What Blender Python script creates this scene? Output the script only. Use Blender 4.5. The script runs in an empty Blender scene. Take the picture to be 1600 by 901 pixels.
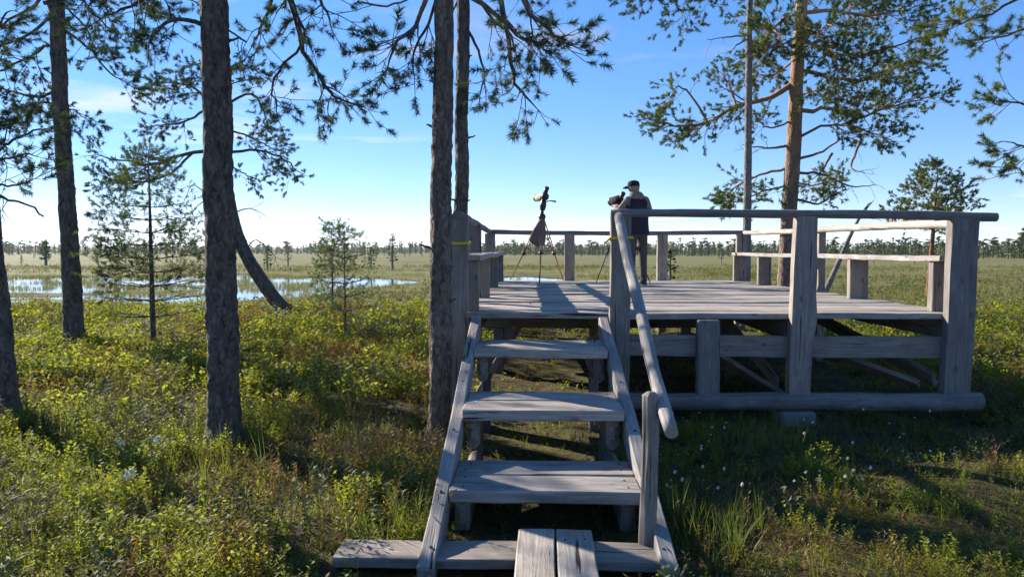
import bpy, math, random
import numpy as np
from mathutils import Vector, Matrix

random.seed(7)
RNG = np.random.default_rng(11)
R = math.radians
scene = bpy.context.scene
COL = scene.collection

# ------------------------------------------------------------------ camera
F_PX = 1130.0
YAW = R(1.4)
PITCH = math.atan(60.5 / F_PX)
EYE = np.array([0.0, 0.0, 1.6])
FW = np.array([-math.sin(YAW) * math.cos(PITCH), math.cos(YAW) * math.cos(PITCH), -math.sin(PITCH)])
RT = np.array([math.cos(YAW), math.sin(YAW), 0.0])
UP = np.cross(RT, FW)
cam_data = bpy.data.cameras.new('camera')
cam = bpy.data.objects.new('camera', cam_data)
COL.objects.link(cam)
cam_data.sensor_width = 36
cam_data.lens = 36 * F_PX / 1600
cam_data.clip_start = 0.05
cam_data.clip_end = 9000
cam.location = EYE
cam.rotation_euler = (math.pi / 2 - PITCH, 0, YAW)
scene.camera = cam

# ------------------------------------------------------------------ light
SUN_AZ, SUN_EL = R(51), R(24)        # azimuth to the left of +Y
SUN_DIR = Vector((-math.sin(SUN_AZ) * math.cos(SUN_EL), math.cos(SUN_AZ) * math.cos(SUN_EL), math.sin(SUN_EL)))
sd = bpy.data.lights.new('sun', 'SUN')
sd.energy = 4.4
sd.angle = R(0.53)
sd.color = (1.0, 0.92, 0.8)
sun = bpy.data.objects.new('sun', sd)
COL.objects.link(sun)
sun.rotation_euler = (-SUN_DIR).to_track_quat('-Z', 'Y').to_euler()

world = bpy.data.worlds.new('World')
scene.world = world
world.use_nodes = True


class NT:
    """small helper round a node tree"""
    def __init__(self, tree):
        self.t = tree
        tree.nodes.clear()

    def n(self, kind, **kw):
        nd = self.t.nodes.new(kind)
        for k, v in kw.items():
            if k.startswith('i_'):
                nd.inputs[k[2:].replace('_', ' ')].default_value = v
            else:
                setattr(nd, k, v)
        return nd

    def l(self, a, b):
        self.t.links.new(a, b)

    def math(self, op, a, b=None, clamp=False):
        nd = self.t.nodes.new('ShaderNodeMath')
        nd.operation = op
        nd.use_clamp = clamp
        for i, x in enumerate((a, b)):
            if x is None:
                continue
            if isinstance(x, (int, float)):
                nd.inputs[i].default_value = x
            else:
                self.l(x, nd.inputs[i])
        return nd.outputs[0]

    def mix(self, fac, a, b, blend='MIX'):
        nd = self.t.nodes.new('ShaderNodeMix')
        nd.data_type = 'RGBA'
        nd.blend_type = blend
        for s, x in ((nd.inputs[0], fac), (nd.inputs[6], a), (nd.inputs[7], b)):
            if isinstance(x, (int, float)):
                s.default_value = x
            elif isinstance(x, tuple):
                s.default_value = x if len(x) == 4 else (*x, 1)
            else:
                self.l(x, s)
        return nd.outputs[2]

    def ramp(self, fac, stops):
        nd = self.t.nodes.new('ShaderNodeValToRGB')
        e = nd.color_ramp.elements
        while len(e) < len(stops):
            e.new(0.5)
        for el, (p, c) in zip(e, stops):
            el.position = p
            el.color = c if len(c) == 4 else (*c, 1)
        self.l(fac, nd.inputs[0])
        return nd.outputs[0]

    def noise(self, vec, scale, detail=3, rough=0.55):
        nd = self.n('ShaderNodeTexNoise')
        nd.inputs['Scale'].default_value = scale
        nd.inputs['Detail'].default_value = detail
        nd.inputs['Roughness'].default_value = rough
        self.l(vec, nd.inputs['Vector'])
        return nd.outputs['Fac']

    def mapping(self, vec, scale=(1, 1, 1), loc=(0, 0, 0)):
        nd = self.n('ShaderNodeMapping')
        nd.inputs['Scale'].default_value = scale
        nd.inputs['Location'].default_value = loc
        self.l(vec, nd.inputs['Vector'])
        return nd.outputs[0]


w = NT(world.node_tree)
sky = w.n('ShaderNodeTexSky')
sky.sky_type = 'NISHITA'
sky.sun_disc = False
sky.sun_elevation = SUN_EL
sky.sun_rotation = -SUN_AZ
sky.air_density = 0.7
sky.dust_density = 0.0
sky.ozone_density = 4.0
tc = w.n('ShaderNodeTexCoord')
sep = w.n('ShaderNodeSeparateXYZ')
w.l(tc.outputs['Generated'], sep.inputs[0])
den = w.math('ADD', w.math('MAXIMUM', sep.outputs[2], 0.0), 0.07)
comb = w.n('ShaderNodeCombineXYZ')
w.l(w.math('DIVIDE', sep.outputs[0], den), comb.inputs[0])
w.l(w.math('DIVIDE', sep.outputs[1], den), comb.inputs[1])
cl_vec = w.mapping(comb.outputs[0], (0.55, 0.9, 1), (3.1, 1.7, 0))
cn = w.noise(cl_vec, 1.3, 7, 0.6)
cbig = w.noise(w.mapping(comb.outputs[0], (1, 1, 1), (1.3, 7.7, 0)), 0.16, 2, 0.5)
cov = w.math('ADD', w.math('MULTIPLY', cbig, 1.3), -0.74)
cfac = w.math('MULTIPLY', w.math('SUBTRACT', w.math('ADD', cn, cov), 0.52), 4.5, clamp=True)
gam = w.n('ShaderNodeGamma')
gam.inputs['Gamma'].default_value = 0.66
w.l(w.mix(1.0, sky.outputs[0], (.104, .094, .103, 1), 'MULTIPLY'), gam.inputs['Color'])
sat = w.n('ShaderNodeHueSaturation')
sat.inputs['Saturation'].default_value = 1.42
w.l(w.mix(1.0, gam.outputs[0], (9, 9, 9, 1), 'MULTIPLY'), sat.inputs['Color'])
bw = w.n('ShaderNodeRGBToBW')
w.l(sat.outputs[0], bw.inputs[0])
white = w.mix(1.0, (1.55, 1.53, 1.52, 1), bw.outputs[0], 'MULTIPLY')
skyc = w.mix(w.math('MULTIPLY', cfac, 0.75), sat.outputs[0], white)
bg = w.n('ShaderNodeBackground')
bg.inputs['Strength'].default_value = 0.063
w.l(skyc, bg.inputs['Color'])
wo = w.n('ShaderNodeOutputWorld')
w.l(bg.outputs[0], wo.inputs['Surface'])

vs = scene.view_settings
vs.view_transform = 'Standard'
vs.look = 'None'
vs.gamma = 1.0
vs.use_curve_mapping = False
vs.exposure = 1.6
scene.cycles.max_bounces = 8
scene.cycles.transparent_max_bounces = 8
scene.cycles.caustics_reflective = False
scene.cycles.caustics_refractive = False


# ------------------------------------------------------------------ geometry helpers
def ray(u, v):
    return FW + RT * (u - 800) / F_PX - UP * (v - 450.5) / F_PX


def at_y(u, v, y):
    """point of the place seen at photo pixel (u, v) that lies y metres ahead"""
    r = ray(u, v)
    return EYE + r * (y / r[1])


def at_z(u, v, z):
    r = ray(u, v)
    return EYE + r * ((z - EYE[2]) / r[2])


def lattice(seed):
    return np.random.default_rng(seed).random((256, 256))


_LAT = {}


def vnoise(x, y, scale, seed=1):
    """smooth value noise in 0..1"""
    if seed not in _LAT:
        _LAT[seed] = lattice(seed)
    t = _LAT[seed]
    x = np.asarray(x, float) / scale + 1000
    y = np.asarray(y, float) / scale + 1000
    xi = np.floor(x).astype(int)
    yi = np.floor(y).astype(int)
    fx, fy = x - xi, y - yi
    fx = fx * fx * (3 - 2 * fx)
    fy = fy * fy * (3 - 2 * fy)
    a = t[xi % 256, yi % 256]
    b = t[(xi + 1) % 256, yi % 256]
    c = t[xi % 256, (yi + 1) % 256]
    d = t[(xi + 1) % 256, (yi + 1) % 256]
    return (a * (1 - fx) + b * fx) * (1 - fy) + (c * (1 - fx) + d * fx) * fy


def smooth(x, a, b):
    t = np.clip((np.asarray(x, float) - a) / (b - a), 0, 1)
    return t * t * (3 - 2 * t)


WATER_Z = -0.24


def pond(x, y):
    """0..1 how much of the wet hollow is here"""
    x = np.asarray(x, float)
    y = np.asarray(y, float)
    n = (vnoise(x, y, 7, 5) - .5) * 7 + (vnoise(x, y, 2.5, 6) - .5) * 3
    m1 = 1 - np.sqrt(((x + 26) / 20) ** 2 + ((y - 37 + n) / 16.5) ** 2)
    m2 = 1 - np.sqrt(((x + 8.6) / 2.6) ** 2 + ((y - 40 + n * .6) / 5) ** 2)
    m3 = 1 - np.sqrt(((x + 1) / 4) ** 2 + ((y - 45 + n * .6) / 5) ** 2)
    return np.maximum(np.maximum(m1, m2), m3)


def ground_h(x, y):
    x = np.asarray(x, float)
    y = np.asarray(y, float)
    d = np.hypot(x, y)
    h = (vnoise(x, y, 1.7, 2) - .5) * .16 + (vnoise(x, y, .6, 3) - .5) * .09 + (vnoise(x, y, .23, 8) - .5) * .04
    calm = 1 - .75 * (smooth(x, -1.2, -.7) * (1 - smooth(x, .8, 1.2)) * (1 - smooth(y, 6.2, 7.2)))
    h = h * calm
    bog = smooth(y, 17, 22)
    flat = -0.14 + (vnoise(x, y, 6, 4) - .5) * .12 + (vnoise(x, y, 1.5, 9) - .5) * .08
    flat = np.where(d > 160, -0.14, flat)
    h = h * (1 - bog) + flat * bog
    p = pond(x, y)
    wet = smooth(p, -.02, .16)
    bed = -0.31 + (vnoise(x, y, 2.6, 14) - .5) * .26 + (vnoise(x, y, .9, 15) - .5) * .14
    bed = bed - .14 * smooth(y, 35, 41)
    h = h * (1 - wet) + np.minimum(bed, h) * wet
    far = smooth(d, 350, 1500)
    h = h + far * 14 * (vnoise(x, y, 500, 12)) * smooth(-x, -200, 300)
    return h


WORLD = {}


def link(o, parent=None, world_m=None):
    """link an object at a place given in world space, whatever its parent"""
    COL.objects.link(o)
    wm = world_m.copy() if world_m is not None else Matrix.Identity(4)
    WORLD[o.name] = wm
    if parent is not None:
        o.parent = parent
        o.matrix_basis = WORLD[parent.name].inverted() @ wm
    else:
        o.matrix_basis = wm
    return o


def tag(o, label=None, cat=None, group=None, kind=None):
    if label: o['label'] = label
    if cat: o['category'] = cat
    if group: o['group'] = group
    if kind: o['kind'] = kind
    return o


def thing(name, label, cat, loc, group=None):
    o = bpy.data.objects.new(name, None)
    o.empty_display_size = 0.2
    COL.objects.link(o)
    o.location = loc
    WORLD[o.name] = Matrix.Translation(Vector(loc))
    return tag(o, label, cat, group)


def big_mesh(name, V, T, mat, smooth_f=False):
    """triangles or quads from numpy arrays"""
    V = np.ascontiguousarray(V, np.float32)
    T = np.ascontiguousarray(T, np.int32)
    k = T.shape[1]
    me = bpy.data.meshes.new(name)
    me.vertices.add(len(V))
    me.vertices.foreach_set('co', V.ravel())
    me.loops.add(T.size)
    me.loops.foreach_set('vertex_index', T.ravel())
    me.polygons.add(len(T))
    me.polygons.foreach_set('loop_start', np.arange(0, T.size, k, dtype=np.int32))
    me.polygons.foreach_set('loop_total', np.full(len(T), k, np.int32))
    if smooth_f:
        me.polygons.foreach_set('use_smooth', np.ones(len(T), bool))
    me.update(calc_edges=True)
    if mat: me.materials.append(mat)
    return me


def obj(name, me, parent=None, world_m=None):
    return link(bpy.data.objects.new(name, me), parent, world_m)


def place(p0, p1, roll_up=(0, 0, 1)):
    """matrix whose local x runs from p0 to p1, local z as near roll_up as can be"""
    p0, p1 = Vector(p0), Vector(p1)
    x = (p1 - p0).normalized()
    z = Vector(roll_up)
    z = (z - x * z.dot(x))
    if z.length < 1e-4:
        z = Vector((0, -1, 0)); z = z - x * z.dot(x)
    z.normalize()
    y = z.cross(x)
    m = Matrix((x, y, z)).transposed().to_4x4()
    m.translation = p0
    return m


def nails(o, spots, r=.006):
    """dark nail heads on a timber's top face; spots in its own frame (x, y, z)"""
    a = np.arange(7) * 2 * np.pi / 7
    for x, yy, z in spots:
        V = [(x + r * math.cos(b), yy + r * math.sin(b), z + .0025) for b in a] + [(x + r * math.cos(b), yy + r * math.sin(b), z - .004) for b in a]
        me = bpy.data.meshes.new('nail')
        me.from_pydata(V, [], [tuple(range(7))] + [(i, i + 7, (i + 1) % 7 + 7, (i + 1) % 7) for i in range(7)])
        me.materials.append(M['rust'])
        n_ = bpy.data.objects.new('nail', me)
        COL.objects.link(n_)
        n_.parent = o


def beam(name, p0, p1, wid, hgt, mat, parent=None, up=(0, 0, 1), cham=0.006, rough=0.003, taper=1.0, live=0.0):
    """sawn timber from p0 to p1 (axis through the middle), wid across local y, hgt along local z"""
    L = (Vector(p1) - Vector(p0)).length
    n = max(3, int(L / .22))
    a, b, c = wid / 2, hgt / 2, cham
    ring = np.array([(-a + c, -b), (a - c, -b), (a, -b + c), (a, b - c), (a - c, b), (-a + c, b), (-a, b - c), (-a, -b + c)])
    V, Fc = [], []
    xs = [0, c] + [L * i / n for i in range(1, n)] + [L - c, L]
    ph = RNG.random(6) * 9
    for i, x in enumerate(xs):
        s = 1 - c / min(a, b) if i in (0, len(xs) - 1) else 1
        tp = 1 + (taper - 1) * x / L
        oy = rough * (math.sin(x * 2.1 + ph[0]) + .6 * math.sin(x * 6.3 + ph[1]))
        oz = rough * (math.sin(x * 1.7 + ph[2]) + .6 * math.sin(x * 5.1 + ph[3]))
        for j, (yy, zz) in enumerate(ring):
            jit = (RNG.random(2) - .5) * rough * 1.2
            lv = live * (math.sin(x * 4.3 + ph[4]) + .7 * math.sin(x * 11 + ph[5]) + RNG.random() - .5) if yy < 0 else 0
            V.append((x, yy * s * tp + oy + jit[0] + lv, zz * s + oz + jit[1]))
    m = len(xs)
    for i in range(m - 1):
        for j in range(8):
            k = (j + 1) % 8
            Fc.append((i * 8 + j, (i + 1) * 8 + j, (i + 1) * 8 + k, i * 8 + k))
    Fc.append(tuple(range(7, -1, -1))[::-1][::-1])
    Fc.append(tuple((m - 1) * 8 + j for j in range(8)))
    me = bpy.data.meshes.new(name)
    me.from_pydata(V, [], Fc)
    me.update()
    fix_normals(me)
    me.materials.append(mat)
    return obj(name, me, parent, place(p0, p1, up))


def fix_normals(me):
    import bmesh
    bm = bmesh.new()
    bm.from_mesh(me)
    bmesh.ops.recalc_face_normals(bm, faces=bm.faces)
    bm.to_mesh(me)
    bm.free()


def log(name, pts, r0, r1, mat, parent=None, sides=12, lump=.075, endmat=None):
    """round timber along a polyline; built in its own axis frame so the grain follows it"""
    pts = [np.array(p, float) for p in pts]
    M = place(pts[0], pts[-1])
    inv = M.inverted()
    P = np.array([inv @ Vector(p) for p in pts])
    P = resample(P, max(4, int(np.linalg.norm(P[-1] - P[0]) / .12)))
    n = len(P)
    rad = np.linspace(r0, r1, n)
    V = []
    ph = RNG.random(4) * 9
    for i in range(n):
        x = P[i][0]
        for j in range(sides):
            a = 2 * math.pi * j / sides
            r = rad[i] * (1 + lump * (math.sin(x * 3 + ph[0] + a) + .6 * math.sin(x * 9 + ph[1] + 2 * a) + .5 * (RNG.random() - .5)))
            if i in (0, n - 1): r *= .93
            V.append((P[i][0], P[i][1] + r * math.cos(a), P[i][2] + r * math.sin(a)))
    Fc = [(i * sides + j, (i + 1) * sides + j, (i + 1) * sides + (j + 1) % sides, i * sides + (j + 1) % sides)
          for i in range(n - 1) for j in range(sides)]
    Fc.append(tuple(range(sides)))
    Fc.append(tuple((n - 1) * sides + j for j in range(sides)))
    me = bpy.data.meshes.new(name)
    me.from_pydata(V, [], Fc)
    me.update()
    fix_normals(me)
    me.materials.append(mat)
    if endmat:
        me.materials.append(endmat)
        me.polygons[len(Fc) - 1].material_index = 1
        me.polygons[len(Fc) - 2].material_index = 1
    for p in me.polygons:
        p.use_smooth = len(p.vertices) == 4
    return obj(name, me, parent, M)


def resample(P, n):
    """Catmull-Rom through the points, n even steps"""
    P = np.asarray(P, float)
    if len(P) == 2:
        t = np.linspace(0, 1, n)[:, None]
        return P[0] * (1 - t) + P[1] * t
    Q = np.vstack([2 * P[0] - P[1], P, 2 * P[-1] - P[-2]])
    out = []
    m = len(P) - 1
    for s in np.linspace(0, m, n):
        i = min(int(s), m - 1)
        t = s - i
        p0, p1, p2, p3 = Q[i], Q[i + 1], Q[i + 2], Q[i + 3]
        out.append(.5 * ((2 * p1) + (-p0 + p2) * t + (2 * p0 - 5 * p1 + 4 * p2 - p3) * t * t + (-p0 + 3 * p1 - 3 * p2 + p3) * t ** 3))
    return np.array(out)


def tubes(P, Rad, k):
    """P (N,m,3), Rad (N,m) -> many small tubes at once, k sides, quads"""
    P = np.asarray(P, float)
    Rad = np.asarray(Rad, float)
    N, m, _ = P.shape
    T = np.empty_like(P)
    T[:, 1:-1] = P[:, 2:] - P[:, :-2]
    T[:, 0] = P[:, 1] - P[:, 0]
    T[:, -1] = P[:, -1] - P[:, -2]
    T /= np.linalg.norm(T, axis=2, keepdims=True) + 1e-9
    ref = np.where(np.abs(T[:, :1, 2:]) > .9, np.array([1., 0, 0]), np.array([0, 0, 1.]))
    ref = np.broadcast_to(ref, T.shape)
    U = np.cross(T, ref)
    U /= np.linalg.norm(U, axis=2, keepdims=True) + 1e-9
    W = np.cross(T, U)
    a = np.arange(k) * 2 * np.pi / k
    V = P[:, :, None, :] + Rad[:, :, None, None] * (np.cos(a)[None, None, :, None] * U[:, :, None, :] + np.sin(a)[None, None, :, None] * W[:, :, None, :])
    V = V.reshape(-1, 3)
    b = np.arange(N)[:, None, None] * m * k + np.arange(m - 1)[None, :, None] * k
    j = np.arange(k)[None, None, :]
    j2 = (j + 1) % k
    q = np.stack([b + j, b + j2, b + k + j2, b + k + j], axis=-1).reshape(-1, 4)
    return V, q


def quads_to_tris(q):
    return np.vstack([q[:, [0, 1, 2]], q[:, [0, 2, 3]]])


class Soup:
    def __init__(self):
        self.V, self.T, self.n = [], [], 0

    def add(self, V, T):
        self.V.append(V); self.T.append(T + self.n); self.n += len(V)

    def build(self, name, mat, parent=None, smooth_f=False, origin=None):
        V = np.vstack(self.V)
        M = None
        if origin is not None:
            V = V - np.array(origin)
            M = Matrix.Translation(Vector(origin))
        return obj(name, big_mesh(name, V, np.vstack(self.T), mat, smooth_f), parent, M)


# ------------------------------------------------------------------ materials
def new_mat(name):
    m = bpy.data.materials.new(name)
    m.use_nodes = True
    return m, NT(m.node_tree)


def finish(t, col, rough, bump=None, bstr=.4, bdist=.01, spec=.3):
    b = t.n('ShaderNodeBsdfPrincipled')
    if isinstance(col, tuple):
        b.inputs['Base Color'].default_value = (*col, 1)
    else:
        t.l(col, b.inputs['Base Color'])
    if isinstance(rough, (int, float)):
        b.inputs['Roughness'].default_value = rough
    else:
        t.l(rough, b.inputs['Roughness'])
    b.inputs['Specular IOR Level'].default_value = spec
    if bump is not None:
        bp = t.n('ShaderNodeBump')
        bp.inputs['Strength'].default_value = bstr
        bp.inputs['Distance'].default_value = bdist
        t.l(bump, bp.inputs['Height'])
        t.l(bp.outputs[0], b.inputs['Normal'])
    o = t.n('ShaderNodeOutputMaterial')
    t.l(b.outputs[0], o.inputs['Surface'])
    return b


def wood_mat(name, light, dark, green=0.0):
    """silvery weathered timber, grain along the piece's own x axis"""
    m, t = new_mat(name)
    tc = t.n('ShaderNodeTexCoord')
    oi = t.n('ShaderNodeObjectInfo')
    off = t.n('ShaderNodeVectorMath', operation='ADD')
    sc = t.n('ShaderNodeVectorMath', operation='SCALE')
    cmb = t.n('ShaderNodeCombineXYZ')
    for i in range(3): t.l(oi.outputs['Random'], cmb.inputs[i])
    t.l(cmb.outputs[0], sc.inputs[0]); sc.inputs['Scale'].default_value = 37
    t.l(tc.outputs['Object'], off.inputs[0]); t.l(sc.outputs[0], off.inputs[1])
    v = off.outputs[0]
    warp = t.noise(t.mapping(v, (1.2, 6, 6)), 1.0, 2)
    vw = t.n('ShaderNodeVectorMath', operation='MULTIPLY_ADD')
    t.l(warp, vw.inputs[0]); vw.inputs[1].default_value = (0, .05, .05); t.l(v, vw.inputs[2])
    grain = t.noise(t.mapping(vw.outputs[0], (2.0, 70, 70)), 1.0, 5, .65)
    fine = t.noise(t.mapping(vw.outputs[0], (5, 210, 210)), 1.0, 3, .6)
    broad = t.noise(v, 2.3, 4)
    cr = t.noise(t.mapping(vw.outputs[0], (.9, 34, 34)), 1.0, 3, .5)
    crack = t.math('MULTIPLY', t.math('SUBTRACT', cr, .655), 20, clamp=True)
    vor = t.n('ShaderNodeTexVoronoi'); vor.inputs['Scale'].default_value = 1.0
    t.l(t.mapping(v, (4.2, 8, 8)), vor.inputs['Vector'])
    knot = t.math('SUBTRACT', 1.0, t.math('MULTIPLY', vor.outputs['Distance'], 5.2), clamp=True)
    c = t.ramp(grain, [(.25, tuple(x * .85 for x in dark)), (.5, tuple((a + b) / 2 for a, b in zip(light, dark))), (.74, light)])
    c = t.mix(t.math('MULTIPLY', t.math('SUBTRACT', fine, .35, True), 1.6, True), c, tuple(x * .7 for x in dark))
    c = t.mix(t.math('MULTIPLY', t.math('SUBTRACT', broad, .42, True), 1.6, True), c, tuple(x * .62 for x in dark))
    if green:
        gn = t.noise(v, 5, 5, .7)
        c = t.mix(t.math('MULTIPLY', t.math('SUBTRACT', gn, .5, True), green * 5, True), c, (.09, .11, .07))
    hue = t.mix(oi.outputs['Random'], (.72, .73, .77, 1), (1.15, 1.09, 1.02, 1))
    st_ = t.noise(t.mapping(v, (2.5, 9, 9)), 1.0, 5, .7)
    c = t.mix(t.math('MULTIPLY', t.math('SUBTRACT', st_, .5, True), 2.6, True), c, (.11, .095, .08))
    st2 = t.noise(t.mapping(v, (4, 12, 12), (7, 3, 1)), 1.0, 5, .7)
    c = t.mix(t.math('MULTIPLY', t.math('SUBTRACT', st2, .55, True), 2.2, True), c, tuple(min(.7, x * 1.3) for x in light))
    c = t.mix(1.0, c, hue, 'MULTIPLY')
    c = t.mix(t.math('MULTIPLY', knot, .75), c, (.035, .028, .024))
    c = t.mix(crack, c, (.02, .018, .017))
    hgt = t.math('SUBTRACT', t.math('ADD', grain, t.math('MULTIPLY', fine, .5)), t.math('MULTIPLY', crack, 1.5))
    finish(t, c, .78, hgt, .55, .006, .25)
    return m


M = {}
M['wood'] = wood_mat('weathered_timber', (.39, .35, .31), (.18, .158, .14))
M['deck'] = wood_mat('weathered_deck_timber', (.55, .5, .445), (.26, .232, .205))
M['under'] = wood_mat('shaded_timber', (.24, .22, .2), (.10, .09, .085))  # darker timber copy, shade under deck and stairs put into its colour
M['mossy'] = wood_mat('lichen_timber', (.30, .29, .275), (.12, .115, .11), .5)
M['pole'] = wood_mat('peeled_pole_timber', (.54, .505, .46), (.23, .21, .2))
m, t = new_mat('cut_end_timber')
tc = t.n('ShaderNodeTexCoord')
wv = t.n('ShaderNodeTexWave', wave_type='RINGS', rings_direction='X')
wv.inputs['Scale'].default_value = 45; wv.inputs['Distortion'].default_value = 2
t.l(tc.outputs['Object'], wv.inputs['Vector'])
finish(t, t.ramp(wv.outputs['Fac'], [(0, (.22, .17, .13)), (1, (.4, .33, .26))]), .85)
M['cut'] = m


def bark_mat(name, plate, crack, upper=None, z0=2.5, z1=5.0, lichen=.4, vs=1.0):
    m, t = new_mat(name)
    tc = t.n('ShaderNodeTexCoord')
    v = tc.outputs['Object']
    wn = t.n('ShaderNodeTexNoise'); wn.inputs['Scale'].default_value = 7
    t.l(v, wn.inputs['Vector'])
    add = t.n('ShaderNodeVectorMath', operation='MULTIPLY_ADD')
    t.l(wn.outputs['Color'], add.inputs[0]); add.inputs[1].default_value = (.12, .12, .16); t.l(v, add.inputs[2])
    vo = t.n('ShaderNodeTexVoronoi', feature='DISTANCE_TO_EDGE')
    vo.inputs['Scale'].default_value = 1.0
    t.l(t.mapping(add.outputs[0], (34 * vs, 34 * vs, 15 * vs)), vo.inputs['Vector'])
    ridge = t.noise(t.mapping(add.outputs[0], (30 * vs, 30 * vs, 7 * vs)), 1.0, 4, .6)
    edge = t.math('MULTIPLY', t.math('ADD', t.math('MULTIPLY', vo.outputs['Distance'], 1.6), t.math('MULTIPLY', t.math('SUBTRACT', ridge, .36), 2.6)), 1.0, True)
    n1 = t.noise(v, 38, 5, .7)
    n2 = t.noise(v, 5, 3)
    c = t.mix(edge, crack, plate)
    c = t.mix(t.math('MULTIPLY', n1, .55), c, tuple(x * .45 for x in plate))
    lich = t.math('MULTIPLY', t.math('SUBTRACT', t.noise(v, 17, 5, .75), .55, True), lichen * 8, True)
    c = t.mix(t.math('MULTIPLY', lich, n2), c, (.30, .31, .28))
    if upper:
        sp = t.n('ShaderNodeSeparateXYZ'); t.l(v, sp.inputs[0])
        f = t.math('DIVIDE', t.math('SUBTRACT', t.math('ADD', sp.outputs[2], t.math('MULTIPLY', n2, 1.5)), z0 + .7), z1 - z0, True)
        uc = t.mix(n1, tuple(x * .6 for x in upper), upper)
        c = t.mix(f, c, uc)
    hgt = t.math('ADD', edge, t.math('MULTIPLY', n1, .6))
    finish(t, c, .9, hgt, .9, .02, .15)
    return m


M['bark'] = bark_mat('dark_pine_bark', (.19, .155, .13), (.025, .02, .017), vs=.7)
M['bark_brown'] = bark_mat('brown_pine_bark', (.26, .195, .155), (.045, .032, .026), vs=.75)
M['bark_orange'] = bark_mat('orange_pine_bark', (.30, .215, .16), (.05, .036, .03), (.44, .25, .14), 3.0, 6.5, .55, .42)
M['bark_red'] = bark_mat('young_red_bark', (.32, .15, .08), (.12, .06, .035), None, lichen=.1)
M['snag'] = bark_mat('bare_grey_snag', (.30, .27, .25), (.12, .10, .09), None, lichen=.3, vs=.6)


def leaf_mat(name, cols, trans=.45, tcol=1.5, nscale=.9, gloss=.02):
    """thin leaves: each one its own shade, clumps drift in hue, light comes through"""
    m, t = new_mat(name)
    g = t.n('ShaderNodeNewGeometry')
    big = t.noise(g.outputs['Position'], nscale, 3)
    mixv = t.math('ADD', t.math('MULTIPLY', g.outputs['Random Per Island'], .38), t.math('MULTIPLY', t.math('SUBTRACT', big, .28), 1.25), True)
    stops = [(i / (len(cols) - 1), c) for i, c in enumerate(cols)]
    c = t.ramp(mixv, stops)
    d = t.n('ShaderNodeBsdfDiffuse'); t.l(c, d.inputs['Color'])
    tr = t.n('ShaderNodeBsdfTranslucent')
    t.l(t.mix(1.0, c, (tcol, tcol * .95, tcol * .5, 1), 'MULTIPLY'), tr.inputs['Color'])
    gl = t.n('ShaderNodeBsdfGlossy'); gl.inputs['Roughness'].default_value = .55
    m1 = t.n('ShaderNodeMixShader'); m1.inputs[0].default_value = trans
    t.l(d.outputs[0], m1.inputs[1]); t.l(tr.outputs[0], m1.inputs[2])
    m2 = t.n('ShaderNodeMixShader'); m2.inputs[0].default_value = gloss
    t.l(m1.outputs[0], m2.inputs[1]); t.l(gl.outputs[0], m2.inputs[2])
    o = t.n('ShaderNodeOutputMaterial'); t.l(m2.outputs[0], o.inputs['Surface'])
    return m


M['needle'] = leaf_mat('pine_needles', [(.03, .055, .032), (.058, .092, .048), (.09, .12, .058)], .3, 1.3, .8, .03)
M['needle_lit'] = leaf_mat('pine_needles_green_lit', [(.05, .085, .03), (.09, .13, .042), (.15, .17, .055)], .35, 1.4, .8, .03)  # greener needle copy, made paler with sunlight put into its colour
M['needle_young'] = leaf_mat('young_pine_needles', [(.05, .085, .03), (.09, .13, .04), (.14, .17, .05)], .4, 1.5, 2, .03)
M['needle_far'] = leaf_mat('distant_needles', [(.04, .065, .024), (.065, .09, .032), (.10, .115, .04)], .35, 1.4, .05, .02)
M['shrub'] = leaf_mat('bilberry_leaves', [(.06, .085, .014), (.125, .155, .02), (.21, .225, .028), (.27, .235, .045)], .55, 1.75, .9)
M['shrub_dark'] = leaf_mat('marsh_tea_leaves', [(.03, .05, .022), (.05, .075, .03), (.09, .085, .04), (.13, .08, .045)], .3, 1.3, 1.1, .03)
M['rusty'] = leaf_mat('rusty_leaves', [(.10, .085, .025), (.17, .11, .035), (.24, .13, .05)], .4, 1.5, 1.2)
M['bog_heath'] = leaf_mat('bog_heath_leaves', [(.05, .07, .02), (.09, .11, .03), (.15, .13, .045), (.17, .10, .05)], .4, 1.5, .25)
M['grass'] = leaf_mat('grass_blades', [(.06, .09, .02), (.11, .14, .03), (.2, .18, .06)], .45, 1.5, .6)
M['sedge'] = leaf_mat('sedge_blades', [(.10, .12, .04), (.15, .15, .055), (.22, .18, .08)], .4, 1.4, .12)
M['litter'] = leaf_mat('dead_straw', [(.10, .06, .03), (.19, .12, .06), (.28, .2, .11)], .25, 1.2, 1.5)
m, t = new_mat('white_petals')
finish(t, (.8, .77, .66), .7)
M['petal'] = m

m, t = new_mat('rusty_iron')
finish(t, (.022, .016, .013), .8)
M['rust'] = m

# ground: peat and moss close by, open bog beyond
m, t = new_mat('bog_ground')
g = t.n('ShaderNodeNewGeometry')
pos = g.outputs['Position']
sp = t.n('ShaderNodeSeparateXYZ'); t.l(pos, sp.inputs[0])
n1 = t.noise(pos, 3.5, 6, .65)
n2 = t.noise(pos, .7, 4)
n9 = t.noise(pos, 28, 5, .75)
near = t.ramp(t.math('ADD', t.math('MULTIPLY', n1, .6), t.math('MULTIPLY', n9, .4)), [(.34, (.02, .014, .009)), (.46, (.06, .04, .02)), (.54, (.075, .08, .025)), (.62, (.16, .085, .04)), (.7, (.2, .14, .08))])
b1 = t.noise(t.mapping(pos, (.55, 1.5, 1)), .2, 6, .68)
b2 = t.noise(pos, .045, 4, .55)
bogc = t.ramp(b1, [(.32, (.075, .06, .03)), (.44, (.12, .12, .04)), (.56, (.165, .165, .055)), (.7, (.19, .14, .07))])
bogc = t.mix(t.math('MULTIPLY', t.math('SUBTRACT', b2, .5, True), 4, True), bogc, (.17, .12, .075))
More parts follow.
